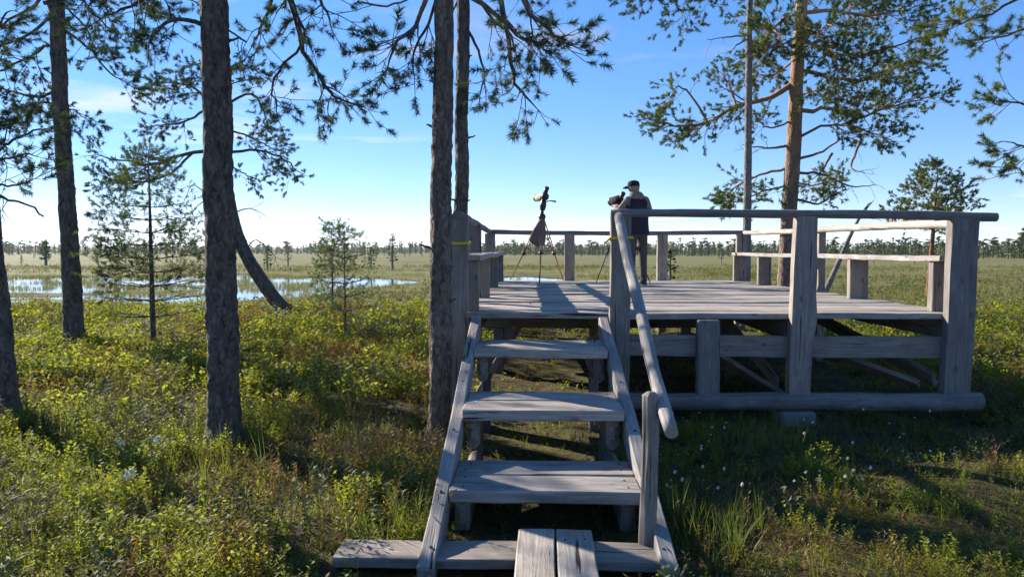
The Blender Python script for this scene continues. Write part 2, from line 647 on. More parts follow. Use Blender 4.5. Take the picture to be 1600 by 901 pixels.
bogc = t.mix(t.math('MULTIPLY', t.math('SUBTRACT', t.noise(pos, 1.4, 5, .7), .52, True), 3.5, True), bogc, (.05, .055, .022))
f = t.math('DIVIDE', t.math('SUBTRACT', sp.outputs[1], 15), 8, True)
c = t.mix(f, near, bogc)
wetf = t.math('MULTIPLY', t.math('SUBTRACT', -.17, sp.outputs[2]), 14, True)
c = t.mix(wetf, c, (.045, .042, .022))
finish(t, c, .95, t.math('ADD', t.math('ADD', n1, n2), t.math('MULTIPLY', n9, .5)), .9, .05, .1)
M['ground'] = m

m, t = new_mat('bog_water')
tc = t.n('ShaderNodeNewGeometry')
rip = t.noise(tc.outputs['Position'], 3.0, 3)
b = finish(t, (.02, .022, .018), .06, rip, .06, .02, .5)
M['water'] = m


def plain(name, col, rough=.7, spec=.3, nz=.25, ns=18):
    m, t = new_mat(name)
    tc = t.n('ShaderNodeTexCoord')
    n = t.noise(tc.outputs['Object'], ns, 4, .6)
    c = t.mix(t.math('MULTIPLY', n, nz * 2), col, tuple(x * .55 for x in col))
    finish(t, c, rough, n, .25, .004, spec)
    return m


M['black'] = plain('black_plastic', (.018, .019, .023), .45, .5)
M['black_cloth'] = plain('black_cloth', (.022, .024, .034), .9, .1)
M['navy'] = plain('dark_vest_cloth', (.032, .030, .045), .9, .1, .3, 9)
M['grey_cloth'] = plain('grey_sweater', (.22, .18, .17), .95, .1, .3, 30)
M['trouser'] = plain('grey_trouser_cloth', (.09, .08, .075), .95, .1, .3, 14)
M['skin'] = plain('skin', (.55, .33, .24), .6, .3, .1)
M['hair'] = plain('fair_hair', (.30, .21, .13), .7, .3, .3, 60)
M['tan'] = plain('tan_cover', (.48, .38, .24), .8, .2)
M['ash'] = wood_mat('varnished_leg_timber', (.55, .33, .14), (.4, .22, .09))
M['jacket'] = plain('brown_grey_jacket', (.20, .15, .13), .95, .1, .4, 12)
M['yellow'] = plain('yellow_ribbon', (.70, .52, .03), .6, .3, .1)
M['stone'] = plain('grey_block', (.20, .20, .19), .95, .1, .4, 12)


# ------------------------------------------------------------------ ground, water
def axis(lims):
    out = [lims[0][0]]
    for a, b, s in lims:
        n = max(1, int(round((b - a) / s)))
        out += list(np.linspace(a, b, n + 1)[1:])
    return np.array(out)


def geom(a, b, n):
    return list(np.geomspace(a, b, n))


xs = np.array([-x for x in geom(16, 4200, 34)][::-1] + list(axis([(-15.9, 9, .15)])) + geom(9.5, 4200, 36))
ys = np.array([-60, -25, -10, -5] + list(axis([(-3, 20, .15), (20.3, 60, .45)])) + geom(61, 5200, 40))
XX, YY = np.meshgrid(xs, ys, indexing='ij')
ZZ = ground_h(XX, YY)
nx, ny = XX.shape
ii, jj = np.meshgrid(np.arange(nx - 1), np.arange(ny - 1), indexing='ij')
q = np.stack([ii * ny + jj, (ii + 1) * ny + jj, (ii + 1) * ny + jj + 1, ii * ny + jj + 1], -1).reshape(-1, 4)
go = obj('ground', big_mesh('ground', np.stack([XX, YY, ZZ], -1).reshape(-1, 3), q, M['ground'], True))
tag(go, kind='structure')

wx, wy = np.linspace(-52, 6, 30), np.linspace(21.5, 56, 20)
WX, WY = np.meshgrid(wx, wy, indexing='ij')
ii, jj = np.meshgrid(np.arange(29), np.arange(19), indexing='ij')
q = np.stack([ii * 20 + jj, (ii + 1) * 20 + jj, (ii + 1) * 20 + jj + 1, ii * 20 + jj + 1], -1).reshape(-1, 4)
wo_ = obj('water', big_mesh('water', np.stack([WX, WY, np.full(WX.shape, WATER_Z)], -1).reshape(-1, 3), q, M['water']))
tag(wo_, kind='structure')

# ------------------------------------------------------------------ viewing platform
DZ = 1.01
plat = thing('viewing_platform', 'raised grey timber viewing platform with log railings and built-in benches', 'platform', (1.7, 10.3, 0))
y = 6.74
while y < 13.95:
    wd = .235 + RNG.random() * .05
    gap = .008 + .024 * RNG.random() ** 2
    dz = (RNG.random() - .5) * .022
    x0, x1 = -.66 - RNG.random() * .02, 4.07 + RNG.random() * .03
    beam('deck_board', (x0, y + wd / 2, DZ - .0275 + dz), (x1, y + wd / 2, DZ - .0275 + dz * .6), wd, .055, M['deck'], plat, rough=.004)
    y += wd + gap
# beams under the deck
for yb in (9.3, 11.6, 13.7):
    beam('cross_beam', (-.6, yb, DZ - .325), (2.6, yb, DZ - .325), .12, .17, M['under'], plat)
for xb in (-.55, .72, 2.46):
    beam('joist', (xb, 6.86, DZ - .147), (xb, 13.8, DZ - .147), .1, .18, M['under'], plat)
beam('side_beam', (3.93, 6.80, DZ - .152), (3.93, 13.9, DZ - .152), .1, .19, M['wood'], plat)
# posts at the front (x, z0, z1, width, material)
for x, z0, z1, wd, lv, dxb in ((-.655, -.1, 1.925, .175, 0, -.02), (.83, -.1, 1.912, .185, 0, .0), (2.52, .27, 1.905, .205, .012, -.045),
                               (3.925, .27, 1.895, .24, 0, -.03), (1.64, .27, .955, .2, 0, 0)):
    beam('post', (x + dxb, 6.675, z0), (x, 6.675, z1), wd, .105, M['wood'], plat, up=(0, -1, 0), rough=.004, live=lv)
# posts to the sides and at the back
for x, yy, z1 in ((-.74, 9.6, 1.93), (-.76, 13.9, 1.91), (.77, 14.02, 1.9), (2.55, 14.02, 1.895), (4.06, 14.02, 1.92)):
    beam('post', (x, yy, .0), (x, yy, z1), .195, .1, M['wood'], plat, up=(0, -1, 0))
beam('post', (4.16, 10.5, 0), (4.16, 10.5, 1.86), .1, .2, M['wood'], plat, up=(0, -1, 0))
# rails
log('rail', [(.74, 6.66, 1.93), (1.6, 6.655, 1.932), (2.6, 6.665, 1.922), (3.5, 6.66, 1.91), (4.21, 6.655, 1.895)], .036, .041, M['wood'], plat, endmat=M['cut'])
log('rail', [(4.0, 6.82, 1.845), (4.07, 9, 1.875), (4.12, 11.5, 1.885), (4.1, 14.0, 1.92)], .045, .04, M['pole'], plat, endmat=M['cut'])
log('rail', [(-.8, 13.98, 1.945), (.8, 14.02, 1.918), (2.5, 14.02, 1.915), (4.15, 14.02, 1.935)], .045, .04, M['wood'], plat)
log('rail', [(-.66, 6.6, 1.92), (-.72, 9.6, 1.945), (-.77, 14.0, 1.945)], .045, .045, M['wood'], plat)
# lower boards, ground log, braces
beam('cross_board', (.93, 6.745, .71), (3.83, 6.745, .70), .05, .2, M['wood'], plat, up=(0, 0, 1))
log('ground_log', [(.78, 6.66, .20), (2.0, 6.66, .205), (3.2, 6.67, .205), (4.12, 6.66, .215)], .08, .088, M['mossy'], plat, sides=16, lump=.06, endmat=M['cut'])
for a, b in (((1.75, 7.1, .62), (2.7, 7.5, .05)), ((3.75, 7.0, .3), (2.3, 8.2, .85)), ((3.9, 7.0, .35), (3.3, 8.6, .85)), ((.0, 8.1, .95), (-.55, 7.1, .1)),
             ((2.25, 8.6, .85), (2.6, 7.6, .2)), ((.3, 9.3, .2), (1.6, 9.3, .85))):
    beam('brace', a, b, .05, .17, M['wood'], plat, up=(0, -1, .3))
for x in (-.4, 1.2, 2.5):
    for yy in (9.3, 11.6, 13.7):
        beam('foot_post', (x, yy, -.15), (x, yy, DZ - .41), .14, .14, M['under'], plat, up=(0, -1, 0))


def bench(x0, x1, y0, y1, z, sup, sw):
    s = beam('bench_seat', ((x0 + x1) / 2, y0, z), ((x0 + x1) / 2, y1, z), x1 - x0, .055, M['pole'], plat, rough=.004)
    for yy in sup:
        beam('bench_support', ((x0 + x1) / 2, yy, DZ), ((x0 + x1) / 2, yy, z - .028), sw, .09, M['wood'], s, up=(0, -1, 0))


bench(3.80, 4.05, 6.80, 13.75, 1.515, (6.98, 8.75, 12.2, 13.66), .215)
bench(-.74, -.47, 6.80, 13.7, 1.525, (6.95, 8.9, 11.2, 13.5), .235)

blk = beam('foundation_block', (2.28, 6.62, .05), (2.6, 6.62, .06), .2, .14, M['stone'], None, cham=.02)
tag(blk, 'rough grey block wedged under the ground log of the platform', 'block')

# ------------------------------------------------------------------ stairs
st = thing('wooden_stairs', 'grey timber stairs with three broad plank treads and log handrail', 'stairs', (.09, 5.0, 0))
steps = ((.25, 3.98, 4.59), (.53, 4.76, 5.42), (.80, 5.79, 6.42))
for z, ya, yb in steps:
    mid = (ya + yb) / 2
    for a, b in ((ya, mid - .011), (mid + .011, yb)):
        dz = (RNG.random() - .5) * .008
        tr_ = beam('tread', (-.455, (a + b) / 2, z - .036 + dz), (.635, (a + b) / 2, z - .036 - dz), b - a, .072, M['deck'], st, cham=.009)
        nails(tr_, [(xx + RNG.normal() * .01, yy + RNG.normal() * .012, .0365) for xx in (.07, 1.02) for yy in (-.07, .07)], .007)
    for x in (-.385, .565):
        log_y0 = ya + .07
        beam('bearer', (x, log_y0, z - .182), (x, log_y0 + 1.0, z - .172), .085, .215, M['wood'], st, cham=.03)
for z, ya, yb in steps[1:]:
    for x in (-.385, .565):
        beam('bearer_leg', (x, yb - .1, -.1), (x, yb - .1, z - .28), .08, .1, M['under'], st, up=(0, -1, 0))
for x, s in ((-.50, 1), (.682, -1)):
    sg = beam('stringer', (x, 3.42, -.01), (x + s * .012, 6.6, .905), .083, .17, M['pole'], st, cham=.008)
    nails(sg, [(xx, (RNG.random() - .5) * .03, .087) for xx in (.15, .62, 1.3, 2.0, 2.9)], .008)
beam('newel_post', (.618, 3.72, -.12), (.628, 3.74, .865), .085, .075, M['wood'], st, up=(0, -1, 0), cham=.02, rough=.005)
log('handrail', [(.80, 6.56, 1.90), (.77, 5.9, 1.63), (.735, 4.9, 1.24), (.70, 4.1, .93), (.69, 3.48, .715)], .043, .036, M['pole'], st, lump=.045, endmat=M['cut'])

bw_ = thing('boardwalk', 'two parallel grey planks leading to the foot of the stairs', 'boardwalk', (.0, 3.2, 0))
for x, w_ in ((.038, .188), (.235, .185)):
    pk = beam('plank', (x - .045, .4, .105), (x, 3.75, .10), w_, .05, M['deck'], bw_, rough=.004)
    nails(pk, [(3.22, -.05, .0275), (3.21, .05, .0275)], .006)
sl = beam('sleeper_board', (-.98, 3.60, .045), (.66, 3.60, .05), .245, .05, M['wood'], None, rough=.005)
tag(sl, 'wide grey board lying crosswise on the ground under the boardwalk planks', 'board')

# ------------------------------------------------------------------ yellow ribbons
def ribbon(name, loop, tail, label, width=.03):
    s = Soup()
    P = resample(np.array(loop), 26)
    for pts in (P, resample(np.array(tail), 8)):
        n = len(pts)
        V = np.vstack([pts + [0, 0, width / 2], pts - [0, 0, width / 2]])
        tr = [(i, i + 1, n + i + 1) for i in range(n - 1)] + [(i, n + i + 1, n + i) for i in range(n - 1)]
        s.add(V, np.array(tr))
    o = s.build(name, M['yellow'])
    sol = o.modifiers.new('thick', 'SOLIDIFY'); sol.thickness = .002
    return tag(o, label, 'ribbon')


ribbon('ribbon', [(-.752, 6.615, 1.66), (-.65, 6.612, 1.655), (-.562, 6.612, 1.66), (-.555, 6.74, 1.665), (-.66, 6.745, 1.67), (-.76, 6.74, 1.67), (-.752, 6.615, 1.66)],
       [(-.57, 6.605, 1.66), (-.552, 6.6, 1.63), (-.545, 6.605, 1.59), (-.55, 6.6, 1.545)], 'yellow ribbon round the platform corner post beside the brown trunk', .024)
ribbon('ribbon', [(.73, 6.60, 1.70), (.83, 6.605, 1.705), (.93, 6.60, 1.71), (.935, 6.74, 1.71), (.83, 6.745, 1.71), (.728, 6.74, 1.70), (.73, 6.60, 1.70)],
       [(.73, 6.61, 1.70), (.71, 6.58, 1.685), (.69, 6.57, 1.665), (.675, 6.56, 1.66)], 'yellow ribbon wrapped round the post at the stair top', .022)

# ------------------------------------------------------------------ spotting scope on wooden tripod
def tube_obj(name, pts, radii, k, mat, parent, smooth_f=True):
    pts = np.array(pts, float)[None]
    V, q = tubes(pts, np.array(radii, float)[None], k)
    n = len(V)
    V = np.vstack([V, pts[0, :1], pts[0, -1:]])
    caps = [(n, (j + 1) % k, j) for j in range(k)] + [(n + 1, n - k + j, n - k + (j + 1) % k) for j in range(k)]
    T = np.vstack([quads_to_tris(q), np.array(caps)])
    me = big_mesh(name, V, T, mat, smooth_f)
    fix_normals(me)
    return obj(name, me, parent)


TP = Vector((.22, 12.95, DZ))
tri = thing('tripod', 'wooden-legged tripod with black head standing on the deck', 'tripod', TP)
apex = TP + Vector((.0, 0, 1.17))
feet = [at_z(797, 437, DZ), at_z(843, 443, DZ), at_z(880, 437, DZ)]
for ft in feet:
    ft = Vector(ft)
    d = (ft - apex)
    side = d.cross(Vector((0, 0, 1))).normalized() * .022
    mid = apex + d * .55
    for s in (-1, 1):
        beam('leg', apex + side * s + d * .03, mid + side * s * .8, .02, .028, M['ash'], tri, up=(0, -1, 0), cham=.003, rough=.0005)
    beam('leg', apex + d * .5, ft - d * .02, .026, .024, M['ash'], tri, up=(0, -1, 0), cham=.003, rough=.0005)
    tube_obj('leg_clamp', [mid - d * .015, mid + d * .015], [.04, .04], 8, M['black'], tri)
    tube_obj('leg_foot', [ft - d * .035, ft], [.016, .008], 6, M['black'], tri)
tube_obj('tripod_hub', [apex + Vector((0, 0, -.05)), apex, apex + Vector((0, 0, .05))], [.05, .07, .055], 10, M['black'], tri)
tube_obj('centre_column', [apex + Vector((0, 0, .04)), apex + Vector((.01, 0, .18))], [.028, .026], 8, M['black'], tri)
tube_obj('pan_head', [apex + Vector((.01, 0, .12)), apex + Vector((.015, 0, .2)), apex + Vector((.03, 0, .29)), apex + Vector((.05, 0, .31))], [.045, .062, .05, .035], 10, M['black'], tri)
ph_ = apex + Vector((.06, -.02, .27))
tube_obj('pan_handle', [ph_, ph_ + Vector((.08, -.1, .01)), ph_ + Vector((.17, -.2, -.01))], [.01, .01, .017], 7, M['black'], tri)
SC = apex + Vector((.03, 0, .36))
scp = thing('spotting_scope', 'tan-covered spotting scope with black eyepiece mounted on the wooden tripod', 'scope', SC - Vector((0, 0, .09)))
ax = Vector((-.36, .93, .0)).normalized()
tube_obj('scope_body', [SC - ax * .02, SC + ax * .06, SC + ax * .20, SC + ax * .30], [.055, .065, .068, .062], 14, M['tan'], scp)
tube_obj('objective_hood', [SC + ax * .295, SC + ax * .36], [.066, .066], 14, M['black'], scp)
tube_obj('prism_housing', [SC - ax * .12 + Vector((0, 0, .0)), SC - ax * .06, SC + ax * .0], [.05, .075, .068], 12, M['black'], scp)
tube_obj('eyepiece', [SC - ax * .06 + Vector((0, 0, .04)), SC - ax * .11 + Vector((0, 0, .10)), SC - ax * .15 + Vector((0, 0, .15))], [.042, .036, .042], 12, M['black'], scp)
tube_obj('focus_wheel', [SC + Vector((.0, -.03, .06)), SC + Vector((0, -.03, .085))], [.022, .022], 10, M['black'], scp)

# jacket slung over the tripod legs
s = Soup()
rings = []
for i, (zz, wx_, wy_, ox) in enumerate(((1.14, .045, .05, 0), (1.06, .07, .07, -.02), (.95, .10, .08, -.05), (.84, .125, .095, -.075), (.75, .135, .10, -.09), (.69, .105, .08, -.07), (.665, .04, .04, -.05))):
    k = 22
    a = np.arange(k) * 2 * np.pi / k
    fold = 1 + .2 * np.sin(a * 5 + i * .7) * min(1, i / 2) + .06 * np.sin(a * 9 - i)
    rings.append(np.stack([TP.x + ox + np.cos(a) * wx_ * fold, TP.y - .03 + np.sin(a) * wy_ * fold, np.full(k, DZ + zz) + .02 * np.sin(a * 3 + i)], -1))
V = np.vstack(rings)
k = 22
q = np.array([(i * k + j, i * k + (j + 1) % k, (i + 1) * k + (j + 1) % k, (i + 1) * k + j) for i in range(len(rings) - 1) for j in range(k)])
jk = obj('draped_jacket', big_mesh('draped_jacket', V, q, M['jacket'], True))
tag(jk, 'brown-grey jacket draped over the upper legs of the wooden tripod', 'jacket')

# ------------------------------------------------------------------ person
PX, PY = 1.77, 11.95
per = thing('person', 'person in dark vest, grey trousers and black cap bending to a scope, seen from behind', 'person', (PX, PY, DZ))


def skinned(name, joints, edges, radii, parent, mats, zone):
    me = bpy.data.meshes.new(name)
    me.from_pydata([Vector(j) for j in joints], edges, [])
    o = bpy.data.objects.new(name, me)
    COL.objects.link(o)
    sk = o.modifiers.new('skin', 'SKIN')
    sk.use_smooth_shade = True
    for i, sv in enumerate(me.skin_vertices[0].data):
        r = radii[i]
        sv.radius = (r, r) if isinstance(r, float) else r
        sv.use_root = i == 0
    sub = o.modifiers.new('sub', 'SUBSURF')
    sub.levels = 2
    sub.render_levels = 2
    dg = bpy.context.evaluated_depsgraph_get()
    dg.update()
    m2 = bpy.data.meshes.new_from_object(o.evaluated_get(dg))
    COL.objects.unlink(o)
    bpy.data.objects.remove(o)
    m2.materials.clear()
    for mm in mats: m2.materials.append(mm)
    for p in m2.polygons:
        p.material_index = zone(p.center)
        p.use_smooth = True
    return m2


J = [(0, 0, .93), (0, .01, 1.12), (-.01, .03, 1.32), (-.02, .04, 1.45), (-.035, .06, 1.53), (-.045, .085, 1.60), (-.045, .09, 1.665),
     (-.09, 0, .86), (-.10, .01, .48), (-.10, -.02, .10), (-.11, .12, .045),
     (.09, .01, .86), (.11, .03, .48), (.115, .0, .10), (.13, .13, .045),
     (-.17, .04, 1.40), (-.285, .11, 1.20), (-.25, .33, 1.30), (-.245, .40, 1.33),
     (.16, .04, 1.40), (.26, .10, 1.16), (.10, .33, 1.22), (.06, .39, 1.25)]
Ed = [(0, 1), (1, 2), (2, 3), (3, 4), (4, 5), (5, 6), (0, 7), (7, 8), (8, 9), (9, 10), (0, 11), (11, 12), (12, 13), (13, 14),
      (2, 15), (15, 16), (16, 17), (17, 18), (2, 19), (19, 20), (20, 21), (21, 22)]
Rd = [(.155, .12), (.15, .115), (.16, .12), .065, .058, (.082, .095), (.07, .085),
      .098, .073, .055, .04, .098, .073, .055, .04,
      .075, .058, .042, .03, .075, .058, .042, .03]
def zone(c):
    if c.z > 1.485 and abs(c.x) < .16: return 2
    if c.y > .34 and c.z > 1.1: return 2
    if c.z > .9: return 1
    return 0
bm_ = skinned('body', J, Ed, Rd, per, [M['trouser'], M['grey_cloth'], M['skin']], zone)
# five fingers on each hand, rooted in the palm
import bmesh
bmx = bmesh.new(); bmx.from_mesh(bm_)
for hx, hy, hz, sgn in ((-.245, .40, 1.33, 1), (.06, .39, 1.25, -1)):
    for i, (dx, ln) in enumerate(((-.026, .06), (-.009, .072), (.009, .07), (.026, .055), (.04 * sgn, .045))):
        base = np.array([hx + dx, hy + (.01 if i < 4 else -.01), hz + (.0 if i < 4 else .01)])
        P_ = np.array([[base, base + [0, ln * .6, .008], base + [-.012 * sgn, ln * .95, -.02]]])
        V_, q_ = tubes(P_, np.array([[.010, .009, .006]]), 6)
        vv = [bmx.verts.new(v) for v in V_]
        for f_ in q_:
            fc = bmx.faces.new([vv[a] for a in f_]); fc.material_index = 2; fc.smooth = True
bmx.to_mesh(bm_); bmx.free()
PM = Matrix.Translation((PX, PY, DZ)) @ Matrix.Rotation(R(14), 4, 'Z')
obj('body', bm_, per, PM)


def loft(name, rows, mat, parent, k=20, Mw=PM, fold=.03, nf=5):
    """rows: (x, y, z, rx, ry)"""
    rows = np.array(rows, float)
    a = np.arange(k) * 2 * np.pi / k
    V = []
    for i, (x, yy, z, rx, ry) in enumerate(rows):
        f_ = 1 + fold * np.sin(a * nf + i * .8)
        V.append(np.stack([x + np.cos(a) * rx * f_, yy + np.sin(a) * ry * f_, np.full(k, z)], -1))
    V = np.vstack(V)
    n = len(rows)
    q = np.array([(i * k + j, i * k + (j + 1) % k, (i + 1) * k + (j + 1) % k, (i + 1) * k + j) for i in range(n - 1) for j in range(k)])
    return obj(name, big_mesh(name, V, q, mat, True), parent, Mw)


loft('vest', [(.0, 0, .84, .2, .15), (0, 0, .90, .198, .152), (0, .0, 1.0, .182, .142), (0, .01, 1.12, .178, .138), (-.01, .02, 1.25, .19, .142), (-.01, .03, 1.36, .192, .135),
              (-.015, .035, 1.42, .16, .115), (-.02, .04, 1.46, .10, .09), (-.02, .04, 1.48, .06, .06)], M['navy'], per)
loft('hood', [(-.02, .0, 1.40, .10, .07), (-.02, -.005, 1.44, .135, .10), (-.025, .01, 1.49, .12, .10), (-.03, .03, 1.53, .095, .09), (-.03, .04, 1.54, .07, .07)], M['grey_cloth'], per, fold=.05)
loft('hair', [(-.04, .05, 1.53, .07, .07), (-.045, .06, 1.57, .088, .092), (-.045, .065, 1.62, .09, .1), (-.045, .07, 1.65, .085, .095)], M['hair'], per, fold=.03, nf=9)
cap = loft('cap', [(-.045, .08, 1.615, .098, .112), (-.045, .08, 1.65, .1, .114), (-.045, .08, 1.69, .094, .106), (-.045, .08, 1.715, .07, .08), (-.045, .08, 1.727, .03, .035), (-.045, .08, 1.73, .002, .002)], M['black_cloth'], per, fold=.0)
bl = []
for i in range(9):
    a = R(60 + 15 * i)
    bl.append((-.045 + math.cos(a) * .1 - .02, .08 + math.sin(a) * .112, 1.63))
for i in range(9):
    a = R(60 + 15 * i)
    bl.append((-.045 + math.cos(a) * .12 - .045, .08 + math.sin(a) * .15 + .035, 1.60))
me = big_mesh('cap_brim', np.array(bl), np.array([(i, i + 1, 9 + i + 1, 9 + i) for i in range(8)]), M['black_cloth'], True)
brim = obj('cap_brim', me, cap, PM)
sol = brim.modifiers.new('t', 'SOLIDIFY'); sol.thickness = .006
for x, yy in ((-.105, .03), (.12, .045)):
    loft('shoe', [(x, yy, .0, .05, .125), (x, yy, .03, .052, .13), (x, yy - .01, .06, .048, .11), (x, yy - .05, .10, .047, .06), (x, yy - .055, .15, .045, .05)], M['black'], per, fold=0)

# the person's own scope and tripod
SP = Vector(at_y(967, 312, 12.4))
tp2 = thing('tripod', 'thin black tripod carrying the scope the person looks into', 'tripod', (SP.x, SP.y, DZ))
ap2 = Vector((SP.x + .06, SP.y, SP.z - .20))
for ft in (at_z(931, 443, DZ), at_z(1016, 442, DZ), np.array([SP.x + .1, 13.2, DZ])):
    ft = Vector(ft)
    md = ap2.lerp(ft, .55)
    lg = tube_obj('leg', [ap2, md], [.017, .015], 6, M['black'], tp2)
    tube_obj('lower_leg', [md, ft], [.012, .009], 6, M['black'], lg)
    tube_obj('leg_clamp', [md + Vector((0, 0, .02)), md - Vector((0, 0, .02))], [.02, .02], 6, M['black'], lg)
tube_obj('tripod_head', [ap2 + Vector((0, 0, -.06)), ap2, ap2 + Vector((-.02, 0, .08)), ap2 + Vector((-.04, 0, .13))], [.03, .05, .04, .035], 8, M['black'], tp2)
sc2 = thing('spotting_scope', 'black covered spotting scope at the face of the person', 'scope', SP - Vector((0, 0, .06)))
ax2 = Vector((-.3, .94, -.05)).normalized()
tube_obj('scope_body', [SP - ax2 * .08, SP, SP + ax2 * .12, SP + ax2 * .24], [.055, .078, .082, .075], 12, M['black_cloth'], sc2)
tube_obj('objective_hood', [SP + ax2 * .235, SP + ax2 * .3], [.08, .08], 12, M['black'], sc2)
tube_obj('eyepiece', [SP - ax2 * .06, SP - ax2 * .13 + Vector((0, 0, .05)), SP - ax2 * .18 + Vector((0, 0, .09))], [.04, .035, .04], 10, M['black'], sc2)


# ------------------------------------------------------------------ pines
def tuft_template(n, seed, nl=.044, wd=.0035, shoot=.065):
    r = np.random.default_rng(seed)
    V, T = [], []
    for i in range(n):
        s = r.random() ** .7
        a = r.random() * 6.283
        tilt = R(30 + 55 * r.random()) * (1.15 - .5 * s)
        d = np.array([math.sin(tilt) * math.cos(a), math.sin(tilt) * math.sin(a), math.cos(tilt)])
        sd_ = np.cross(d, [math.cos(a + 1.3), math.sin(a + 1.3), .3])
        sd_ /= np.linalg.norm(sd_)
        b = np.array([0, 0, shoot * s])
        ln = nl * (.75 + .5 * r.random())
        V += [b - sd_ * wd / 2, b + sd_ * wd / 2, b + d * ln]
        T.append((3 * i, 3 * i + 1, 3 * i + 2))
    return np.array(V), np.array(T)


def stamp(tmpl, pos, axis_, scale, rng):
    """copies of a template with its z along axis_, random roll"""
    V, T = tmpl
    N = len(pos)
    z = axis_ / (np.linalg.norm(axis_, axis=1, keepdims=True) + 1e-9)
    h = rng.normal(size=(N, 3))
    x = np.cross(h, z); x /= np.linalg.norm(x, axis=1, keepdims=True) + 1e-9
    y = np.cross(z, x)
    out = (V[None, :, 0:1] * x[:, None] + V[None, :, 1:2] * y[:, None] + V[None, :, 2:3] * z[:, None]) * scale[:, None, None] + pos[:, None]
    TT = (T[None] + (np.arange(N) * len(V))[:, None, None]).reshape(-1, 3)
    return out.reshape(-1, 3), TT


